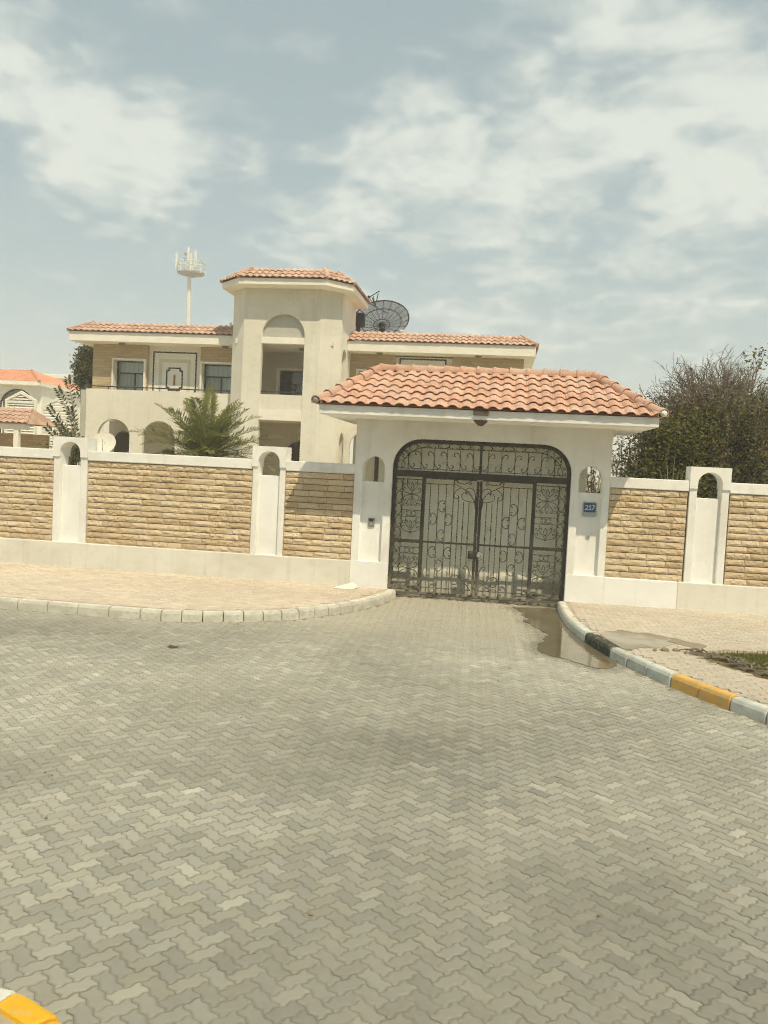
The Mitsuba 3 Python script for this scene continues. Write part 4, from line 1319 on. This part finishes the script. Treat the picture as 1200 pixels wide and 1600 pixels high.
# neighbouring house
nb = thing('neighbor_house', 'white villa with an orange hipped roof and arched window beyond the wall', 'house')
part(nb, 'wall', MB().xz(rect(-40, -30.0, 0, 6.62).difference(arch_poly(-31.35, 1.25, 2.0, 4.95, 20)), 35.6, 35.9), 'neighbor_white')
part(nb, 'wall', MB().xy(Polygon([(-30.0, 35.6), (-29.75, 35.9), (-31.6, 47), (-32, 47), (-30.3, 35.9)]), 0, 6.62), 'neighbor_white')
wn = part(nb, 'window', MB().xz(arch_poly(-31.35, 1.25, 2.0, 4.95, 20).difference(arch_poly(-31.35, 1.16, 2.1, 4.95, 20)), 35.7, 35.8).box(-30.95, -30.87, 35.7, 35.8, 2.1, 6.0), 'frame_dark')
part(wn, 'pane', MB().add([(-32.6, 35.76, 2), (-30.1, 35.76, 2), (-30.1, 35.76, 6.3), (-32.6, 35.76, 6.3)], [[0, 1, 2, 3]]), 'glass')
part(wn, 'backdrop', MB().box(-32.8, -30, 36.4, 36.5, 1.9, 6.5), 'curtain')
rp = [(-40.5, 35.0, 6.68), (-29.45, 35.0, 6.66), (-31.4, 47.5, 6.66), (-41, 47.5, 6.66)]
part(nb, 'eave_slab', MB().xy(Polygon([p[:2] for p in rp]), 6.42, 6.655), 'neighbor_white')
top_ = [(-40.5, 36.7, 7.52), (-31.0, 36.7, 7.52), (-33.2, 46, 7.52), (-41, 46, 7.52)]
part(nb, 'roof', MB().add(rp + top_, [[i, (i + 1) % 4, 4 + (i + 1) % 4, 4 + i] for i in range(4)]).add(top_, [[0, 1, 2, 3]]), 'tile_neighbor')
for i in (1,):
    part(nb, 'hip_tile', MB().tube([rp[1], top_[1]], .1, 8), 'tile_neighbor')
k = thing('flat_roof_house', 'pale flat roofed house behind the orange roof of the neighbour', 'house')
part(k, 'wall', MB().box(-58, -42.5, 70, 80, 0, 9.9), 'neighbor_white')
part(k, 'parapet', MB().box(-58.2, -42.3, 69.8, 80.2, 9.9, 10.35, .05), 'villa_white')
part(k, 'stair_room', MB().box(-46.5, -42.8, 71, 78, 9.9, 10.9), 'villa_plaster')

pv = thing('louvred_screen', 'white garden screen of three gabled louvre panels beside the neighbour house', 'screen')
for i, (xa, xb, zt, y) in enumerate(((-23.0, -21.45, 5.05, 21.0), (-21.3, -19.75, 4.82, 21.2), (-19.6, -18.35, 4.62, 21.4))):
    xm = (xa + xb) / 2
    zs = zt - .42
    out = Polygon([(xa, .1), (xb, .1), (xb, zs), (xm, zt), (xa, zs)])
    hole = Polygon([(xa + .1, zs - .05), (xb - .1, zs - .05), (xm, zt - .14)]).union(rect(xa + .1, xb - .1, .2, zs - .15))
    p = part(pv, 'panel_frame', MB().xz(out.difference(hole), y, y + .12), 'neighbor_white')
    n = 0
    for z in np.arange(2.3, zt - .12, .13):
        half = (xb - xa) / 2 - .1 if z < zs - .15 else max((zt - .1 - z) / .42 * (xb - xa) / 2 - .1, 0)
        if half > .08:
            v = [(xm - half, y + .02, z), (xm + half, y + .02, z), (xm + half, y + .10, z + .09), (xm - half, y + .10, z + .09)]
            part(p, 'slat', MB().add(v + [(a, b + .012, c) for a, b, c in v], [[0, 1, 2, 3], [7, 6, 5, 4], [0, 4, 5, 1], [3, 2, 6, 7]]), 'villa_white')
cn = thing('tiled_canopy', 'small terracotta tiled canopy on pale posts beyond the left wall', 'canopy')
cy = 12.0
ca = [(-20.5, cy, 3.33), (-16.5, cy, 3.28), (-16.95, cy + 1.1, 3.86), (-20.5, cy + 1.1, 3.88)]
part(cn, 'beam', MB().box(-20.4, -16.6, cy + .1, cy + .35, 3.07, 3.27, .01), 'villa_white')
rf = part(cn, 'roof', MB().add(ca + [(-16.5, cy + 2.4, 3.28), (-20.5, cy + 2.4, 3.28)], [[0, 1, 2], [0, 2, 3], [1, 4, 2], [3, 2, 4], [3, 4, 5]]), 'tile_far')
part(rf, 'roof_tiles', joined(tile_field(*ca, .226, .33, nu=6)), 'tile_far', smooth=35, stuff=True)
for x in (-17.0, -19.2):
    part(cn, 'post', MB().box(x - .09, x + .09, cy + .12, cy + .30, .1, 3.07, .01), 'villa_white')
k = thing('garden_wall', 'tan stone garden wall behind the tiled canopy', 'wall')
put(k, MB().box(-30, -17.0, 14.2, 14.4, .1, 2.95), 'stone_cladding')

# solid dish on a pole in the garden
k = thing('white_satellite_dish', 'round cream satellite dish standing before the left porch arch', 'satellite dish')
dc, da = np.array([-13.62, 12.0, 2.72]), np.array([.25, -.85, .42])
da /= np.linalg.norm(da)
d1_ = np.cross(da, [0, 0, 1.0]); d1_ /= np.linalg.norm(d1_); d2_ = np.cross(d1_, da)
rr, aa = np.linspace(0.02, .40, 7), np.linspace(0, 2 * PI, 33)
V = dc + (rr[:, None] * np.cos(aa))[..., None] * d1_ + (rr[:, None] * np.sin(aa))[..., None] * d2_ + (.55 * rr[:, None] ** 2 * np.ones_like(aa))[..., None] * da
i, j = np.meshgrid(np.arange(6), np.arange(32), indexing='ij')
q = np.stack([i * 33 + j, i * 33 + j + 1, (i + 1) * 33 + j + 1, (i + 1) * 33 + j], -1).reshape(-1, 4)
part(k, 'reflector', (V.reshape(-1, 3), q), 'villa_plaster', smooth=True)
part(k, 'pole', MB().tube([dc - da * .05, dc - da * .2, (dc[0] - .05, dc[1] + .2, .1)], .03, 8), 'grey_metal')
part(k, 'feed_arm', MB().tube([dc - d2_ * .38 + da * .08, dc + da * .35], .012, 6), 'grey_metal')

# ------------------------------------------------------------------ plants
def leaf_cloud(pts, size, r, aspect=.45):
    """Lozenge leaves at the points, turned at random; each two triangles folded along the midrib."""
    n = len(pts)
    a = r.normal(size=(n, 3))
    a[:, 2] *= .6
    a /= np.linalg.norm(a, axis=1, keepdims=True)
    b = np.cross(a, r.normal(size=(n, 3)))
    b /= np.linalg.norm(b, axis=1, keepdims=True)
    c = np.cross(a, b)
    L = (size * (.6 + .8 * r.random(n)))[:, None]
    v = np.stack([pts - a * L / 2, pts + b * L * aspect / 2 + c * L * .06, pts + a * L / 2, pts - b * L * aspect / 2 + c * L * .06], 1).reshape(-1, 3)
    k_ = np.arange(n)[:, None] * 4
    return v, np.vstack([k_ + [0, 1, 2], k_ + [0, 2, 3]])


def branching(r, p, d, L, rad, depth, out, tips, spread=.55, up=.12, keep=.78, kids=(2, 3), wob=.14):
    n = 4
    pts = [np.array(p, float)]
    d = np.array(d, float)
    for i in range(n):
        d = d + r.normal(0, wob, 3) + [0, 0, up * .3]
        d /= np.linalg.norm(d)
        pts.append(pts[-1] + d * L / n)
    out.append((np.array(pts), np.linspace(rad, rad * .62, n + 1)))
    if depth == 0:
        tips.append(pts[-1])
        return
    tips.append(pts[-1]) if depth <= 2 else None
    for i in range(int(r.integers(kids[0], kids[1] + 1))):
        nd = d + r.normal(0, spread, 3) + [0, 0, up]
        nd /= np.linalg.norm(nd)
        branching(r, pts[-1] if i else pts[int(r.integers(2, 5))], nd, L * (keep + .15 * r.random()), rad * .62, depth - 1, out, tips, spread, up, keep, kids, wob)


def limbs(out, lo=0, hi=9):
    mb = MB()
    for p, rd_ in out:
        mb.tube(p, np.maximum(rd_, .0055), 4 if rd_[0] < .03 else 6, caps=False)
    return mb


def tree(name, label, cat, base, seed, L, rad, depth, leaf_kinds, size, per_tip, jit, starts=4, lean=(0, 0), twig='twig', size3=None, open_=.5, **kw):
    r = np.random.default_rng(seed)
    k = thing(name, label, cat)
    out, tips = [], []
    base = np.array(base, float)
    for i in range(starts):
        a = 2 * PI * (i + r.random() * .6) / starts
        branching(r, base + [.08 * math.cos(a), .08 * math.sin(a), 0], (math.cos(a) * open_ + lean[0], math.sin(a) * open_ + lean[1], 1), L, rad, depth, out, tips, **kw)
    if size3:   # (top, middle in x, half width): stretch the skeleton to the size it has
        tp = np.array(tips)
        q = np.percentile(tp[:, 0], (4, 96))
        kz, kx, ox = (size3[0] - base[2]) / (np.percentile(tp[:, 2], 99) - base[2]), 2 * size3[2] / (q[1] - q[0]), (q[0] + q[1]) / 2

        def st(p):
            w_ = np.clip((p[:, 2:] - base[2]) / 1.2, 0, 1)
            x = base[0] + (p[:, :1] - base[0]) * (1 - w_) + w_ * (size3[1] - base[0] + (p[:, :1] - ox) * kx)
            return np.c_[x, base[1] + (p[:, 1:2] - base[1]) * kx, base[2] + (p[:, 2:] - base[2]) * kz]

        out = [(st(p), rd_) for p, rd_ in out]
        tips = list(st(tp))
    big = [o for o in out if o[1][0] > rad * .5]
    part(k, 'trunk', limbs(big), 'bark', smooth=50)
    rest = [o for o in out if o[1][0] <= rad * .5]
    if rest:
        part(k, 'twigs', limbs(rest), twig, stuff=True)
    tips = np.array(tips)
    for m, share, sel in leaf_kinds:
        n = int(len(tips) * per_tip * share)
        wt = r.gamma(.35, 1, len(tips)) + 1e-3
        q = tips[r.choice(len(tips), n, p=wt / wt.sum())]
        q = q[sel(q)]
        q = q + r.normal(0, jit, q.shape) * [1, 1, .8]
        part(k, 'foliage', leaf_cloud(q, size, r), m, stuff=True)
    return k, tips


# date palm: fronds with folded leaflets
pk_ = thing('date_palm', 'bushy young date palm rising behind the wall in front of the villa', 'palm tree')
pc = np.array([-6.95, 3.6, 2.42])
r = np.random.default_rng(12)
part(pk_, 'trunk', MB().tube([(pc[0], pc[1], .1), (pc[0] + .05, pc[1], 1.2), tuple(pc)], np.array([.26, .24, .2]), 10), 'bark', smooth=40)


def frond(az, el, L, droop, m):
    d = np.array([math.cos(az) * math.cos(el), math.sin(az) * math.cos(el), math.sin(el)])
    n = 22
    p, pts = pc + d * .06 + r.normal(0, .03, 3), []
    for i in range(n + 1):
        pts.append(p.copy())
        d = d + np.array([0, 0, -droop * (i / n) ** 1.2 * 2.2 / n])
        d /= np.linalg.norm(d)
        p = p + d * L / n
    pts = np.array(pts)
    mb = MB().tube(pts, np.linspace(.016, .004, n + 1), 4, caps=False)
    side = np.cross(pts[4] - pts[0], [0, 0, 1.0])
    side /= np.linalg.norm(side)
    V, Fc, c = [], [], 0
    for s in np.linspace(.12, .99, 46):
        x = s * n
        i = min(int(x), n - 1)
        q = pts[i] + (pts[i + 1] - pts[i]) * (x - i)
        t = pts[i + 1] - pts[i]
        t /= np.linalg.norm(t)
        upn = np.cross(side, t)
        l = .40 * (math.sin(PI * min(1, (s * .9 + .12))) ** .6) * (.8 + .4 * r.random()) * L / 1.7
        for sg in (-1, 1):
            ld = t * (.75 + .2 * r.random()) + side * sg * .75 + upn * (.35 + .2 * r.normal())
            ld /= np.linalg.norm(ld)
            tip = q + ld * l + [0, 0, -.12 * l * (1 + r.random())]
            mid = q + ld * l * .5
            wv = np.cross(ld, upn)
            wv = wv / (np.linalg.norm(wv) + 1e-9) * .0165
            V += [q, mid + wv, mid - wv, tip]
            Fc += [[c, c + 1, c + 2], [c + 1, c + 3, c + 2]]
            c += 4
    mb.add(V, Fc)
    part(pk_, 'frond', mb, m)


FR = [(PI * .98, .85, 1.8, .5), (PI * 1.02, .42, 2.05, .62), (0.0, .45, 1.95, .65), (-.12, .2, 1.9, .45), (PI * .5, 1.4, 1.75, .25), (PI * .55, 1.15, 1.75, .3), (0.05, .95, 1.6, .5), (-.1, .62, 1.7, .75), (.1, .3, 1.7, .9), (-.35, .15, 1.6, .9),
      (PI * .8, 1.1, 1.7, .45), (PI * .2, 1.15, 1.65, .4), (PI * 1.2, .5, 1.6, .9), (PI * 1.35, .45, 1.4, 1.1), (PI * 1.5, .55, 1.3, 1.1), (PI * 1.65, .4, 1.4, 1.1), (PI * 1.8, .5, 1.6, 1.0), (PI * 1.1, -.1, 1.9, .4), (-.2, -.1, 1.7, .5), (PI * 1.25, .05, 1.6, .6), (PI * 1.75, .05, 1.6, .6)]
for a, e, L, dr_ in FR:
    frond(a, e, L, dr_, 'palm_leaf')
for i in range(22):
    frond(r.random() * 2 * PI, .1 + 1.2 * r.random(), 1.4 + .5 * r.random(), .6 + .4 * r.random(), 'palm_leaf')
for a, e, L, dr_ in ((PI * 1.3, .0, 1.4, .9), (PI * 1.75, -.1, 1.5, .8), (-.15, .05, 1.75, .7), (PI * 1.5, .0, 1.2, .9)):
    frond(a, e, L, dr_, 'palm_leaf_dry')

every = lambda q: np.ones(len(q), bool)
bt, _ = tree('bare_tree', 'leafless tangle of grey brown twigs, top of the growth right of the gate roof', 'tree', (4.7, 5.0, .1), 21, 1.5, .085, 6, [('leaf_dead', .7, lambda q: q[:, 2] < 4.5), ('leaf_dark', .8, lambda q: q[:, 2] < 4.3)], .085, 5, .14, starts=6, spread=.6, up=.04, keep=.74, wob=.2, open_=.9, size3=(4.75, 4.85, 1.4))
r = np.random.default_rng(44)   # the dome of fine bare twigs
mb = MB()
for i in range(430):
    a, u = r.random() * 2 * PI, r.random() ** .6
    el_ = math.asin(min(1, .05 + .95 * r.random()))
    o = np.array([math.cos(a) * math.cos(el_), math.sin(a) * math.cos(el_), math.sin(el_)])
    p = np.array([4.9, 5.0, 3.75]) + o * [1.2, .9, 1.15] * (.35 + .6 * u)
    d = o * [1, 1, .9] + [0, 0, .35] + r.normal(0, .3, 3)
    d /= np.linalg.norm(d)
    L, pts = (.45 + .45 * r.random()) * (1.15 if r.random() < .15 else 1), [p]
    for q in range(6):
        d = d + r.normal(0, .22, 3)
        d /= np.linalg.norm(d)
        pts.append(pts[-1] + d * L / 6)
    mb.tube(pts, np.linspace(.0095, .005, 7), 4, caps=False)
    for q in (1, 2, 3, 4, 5):
        dd = d + r.normal(0, .75, 3)
        dd /= np.linalg.norm(dd)
        p1 = pts[q] + dd * (.09 + .14 * r.random())
        d3 = dd + r.normal(0, .6, 3)
        mb.tube([pts[q], p1, p1 + d3 / np.linalg.norm(d3) * .12], (.0065, .005, .004), 3, caps=False)
part(bt, 'twigs', mb, 'twig', stuff=True)
tree('dry_shrub', 'dense dry grey shrub low beside the gate roof corner', 'shrub', (2.75, 3.6, .1), 5, .85, .045, 6, [('leaf_dead', .5, every), ('leaf_dark', .35, every), ('leaf_pale', .25, every)], .065, 4, .12, starts=4, spread=.5, up=.05, keep=.70, size3=(3.75, 2.85, .72))
tree('yellow_green_bush', 'yellow green leafy bush in the middle of the growth behind the right wall', 'bush', (3.6, 3.3, .1), 9, .88, .05, 4, [('leaf_yellow', .8, lambda q: q[:, 2] > 2.5), ('leaf_mid', .6, every), ('leaf_pale', .2, every), ('leaf_dark', .4, every)], .09, 30, .17, starts=4, spread=.5, up=.06, keep=.72, size3=(3.72, 3.65, .62))
tree('green_tree', 'dark green leafy tree behind the right wall at the edge of the view', 'tree', (6.2, 5.4, .1), 14, 1.5, .11, 5, [('leaf_dark', .45, every), ('leaf_mid', .7, every), ('leaf_pale', .4, every), ('leaf_yellow', .35, every)], .09, 12, .16, starts=4, spread=.42, up=.06, keep=.72, size3=(5.0, 6.4, 1.15))
tree('niche_bush', 'small pale leafy bush seen through the arched opening over the house number', 'bush', (1.95, 3.0, .1), 19, .8, .035, 4, [('leaf_pale', .8, every), ('leaf_mid', .3, every)], .06, 5, .12, starts=3, spread=.45, up=.2, keep=.72, size3=(2.95, 1.95, .36))
tree('climber_bush', 'olive climbing bush tangled round the bare tree', 'bush', (4.8, 4.0, .1), 33, 1.12, .06, 5, [('leaf_mid', .9, every), ('leaf_pale', .35, every), ('leaf_dead', .6, every), ('leaf_dark', .4, every), ('leaf_yellow', .3, every)], .09, 10, .17, starts=4, spread=.45, up=.1, keep=.72, size3=(4.35, 4.75, 1.0))
tree('garden_tree', 'dark leafy tree showing past the left corner of the villa', 'tree', (-17.0, 17.5, .1), 4, 2.0, .14, 4, [('leaf_dark', .7, lambda q: q[:, 2] > 4.7), ('leaf_mid', .8, lambda q: q[:, 2] > 4.7)], .13, 42, .17, starts=3, spread=.22, up=.45, keep=.74, size3=(6.65, -17.2, .28))
tree('low_shrub', 'dark leafy shrub between the left pier and the villa', 'shrub', (-11.6, 6.2, .1), 8, .85, .04, 3, [('leaf_dark', .9, every), ('leaf_mid', .5, every)], .08, 60, .10, starts=3, spread=.4, up=.2, keep=.75, size3=(3.0, -11.65, .38))
# arching leafy sprays before the neighbour's white wall
sk = thing('leafy_sapling', 'sapling with long sprays of paired leaves against the white house', 'sapling')
r = np.random.default_rng(2)
base = np.array([-11.42, 6.0, .1])
mb, V, Fc, c = MB(), [], [], 0
for (dx, dz, L) in ((-.72, 4.0, 1), (-.95, 3.5, 1), (-.75, 3.15, 1), (-.45, 4.3, 1), (-1.0, 2.95, 1), (-.55, 2.9, 1), (-.35, 3.5, 1)):
    p = smooth_line([base, base + [-.1, 0, 2.0], base + [dx * .35, .1, 1.2 + dz * .45], base + [dx * .75, .1, dz * .93], base + [dx, .15, dz]], 8)
    mb.tube(p, np.linspace(.018, .004, len(p)), 4, caps=False)
    for i in range(len(p) // 2 - 2, len(p)):
        for sg in (-1, 1):
            t = p[min(i + 1, len(p) - 1)] - p[max(i - 1, 0)]
            t /= np.linalg.norm(t)
            ld = t * .5 + sg * np.cross(t, [0, 1.0, 0]) * .8 + r.normal(0, .15, 3)
            ld /= np.linalg.norm(ld)
            w_ = np.cross(ld, [0, 1.0, .3])
            w_ = w_ / np.linalg.norm(w_) * .022
            l = .12 + .05 * r.random()
            V += [p[i], p[i] + ld * l * .5 + w_, p[i] + ld * l, p[i] + ld * l * .5 - w_]
            Fc += [[c, c + 1, c + 2], [c, c + 2, c + 3]]
            c += 4
part(sk, 'stems', mb, 'twig')
part(sk, 'foliage', (np.array(V), np.array(Fc)), 'leaf_dark', stuff=True)
# upright sword-leaved clump and pale broad-leaved plant
for name, lab, (bx, by), h, m, seed in (('sword_plant', 'clump of upright narrow leaves just left of the right arched pier', (3.3, 1.2), 2.75, 'leaf_pale', 3), ('broad_leaf_plant', 'pale broad leaved plant showing over the wall left of the left pier', (-9.75, 2.2), 2.85, 'leaf_pale', 6)):
    k = thing(name, lab, 'plant')
    r = np.random.default_rng(seed)
    for i in range(16):
        a, l = r.random() * 2 * PI, h * (.8 + .25 * r.random())
        d = np.array([math.cos(a), math.sin(a), 0])
        p = smooth_line([(bx, by, .1), np.array([bx, by, .1 + l * .5]) + d * .08, np.array([bx, by, .1 + l * .95]) + d * .22, np.array([bx, by, .1 + l]) + d * .36], 5)
        s = np.cross(d, [0, 0, 1.0]) * (.022 if name == 'sword_plant' else .04)
        w_ = np.linspace(1, .08, len(p))[:, None]
        v = np.vstack([p - s * w_, p + s * w_])
        n = len(p)
        kk = np.arange(n - 1)
        part(k, 'leaf_blade', (v, np.stack([kk, kk + 1, n + kk + 1, n + kk], 1)), m)

# ------------------------------------------------------------------ dusty air
scene['haze_air'] = {'type': 'homogeneous', 'albedo': {'type': 'rgb', 'value': [.95, .95, .94]}, 'sigma_t': .002}
labels['haze'] = {'label': 'thin dusty haze hanging over the whole street', 'category': 'haze', 'kind': 'stuff'}
scene['haze'] = {'type': 'cube', 'to_world': T().translate([0, 0, 14.4]).scale([1700, 1700, 15.6]), 'bsdf': {'type': 'null'}, 'interior': {'type': 'ref', 'id': 'haze_air'}}
scene['camera']['medium'] = {'type': 'ref', 'id': 'haze_air'}
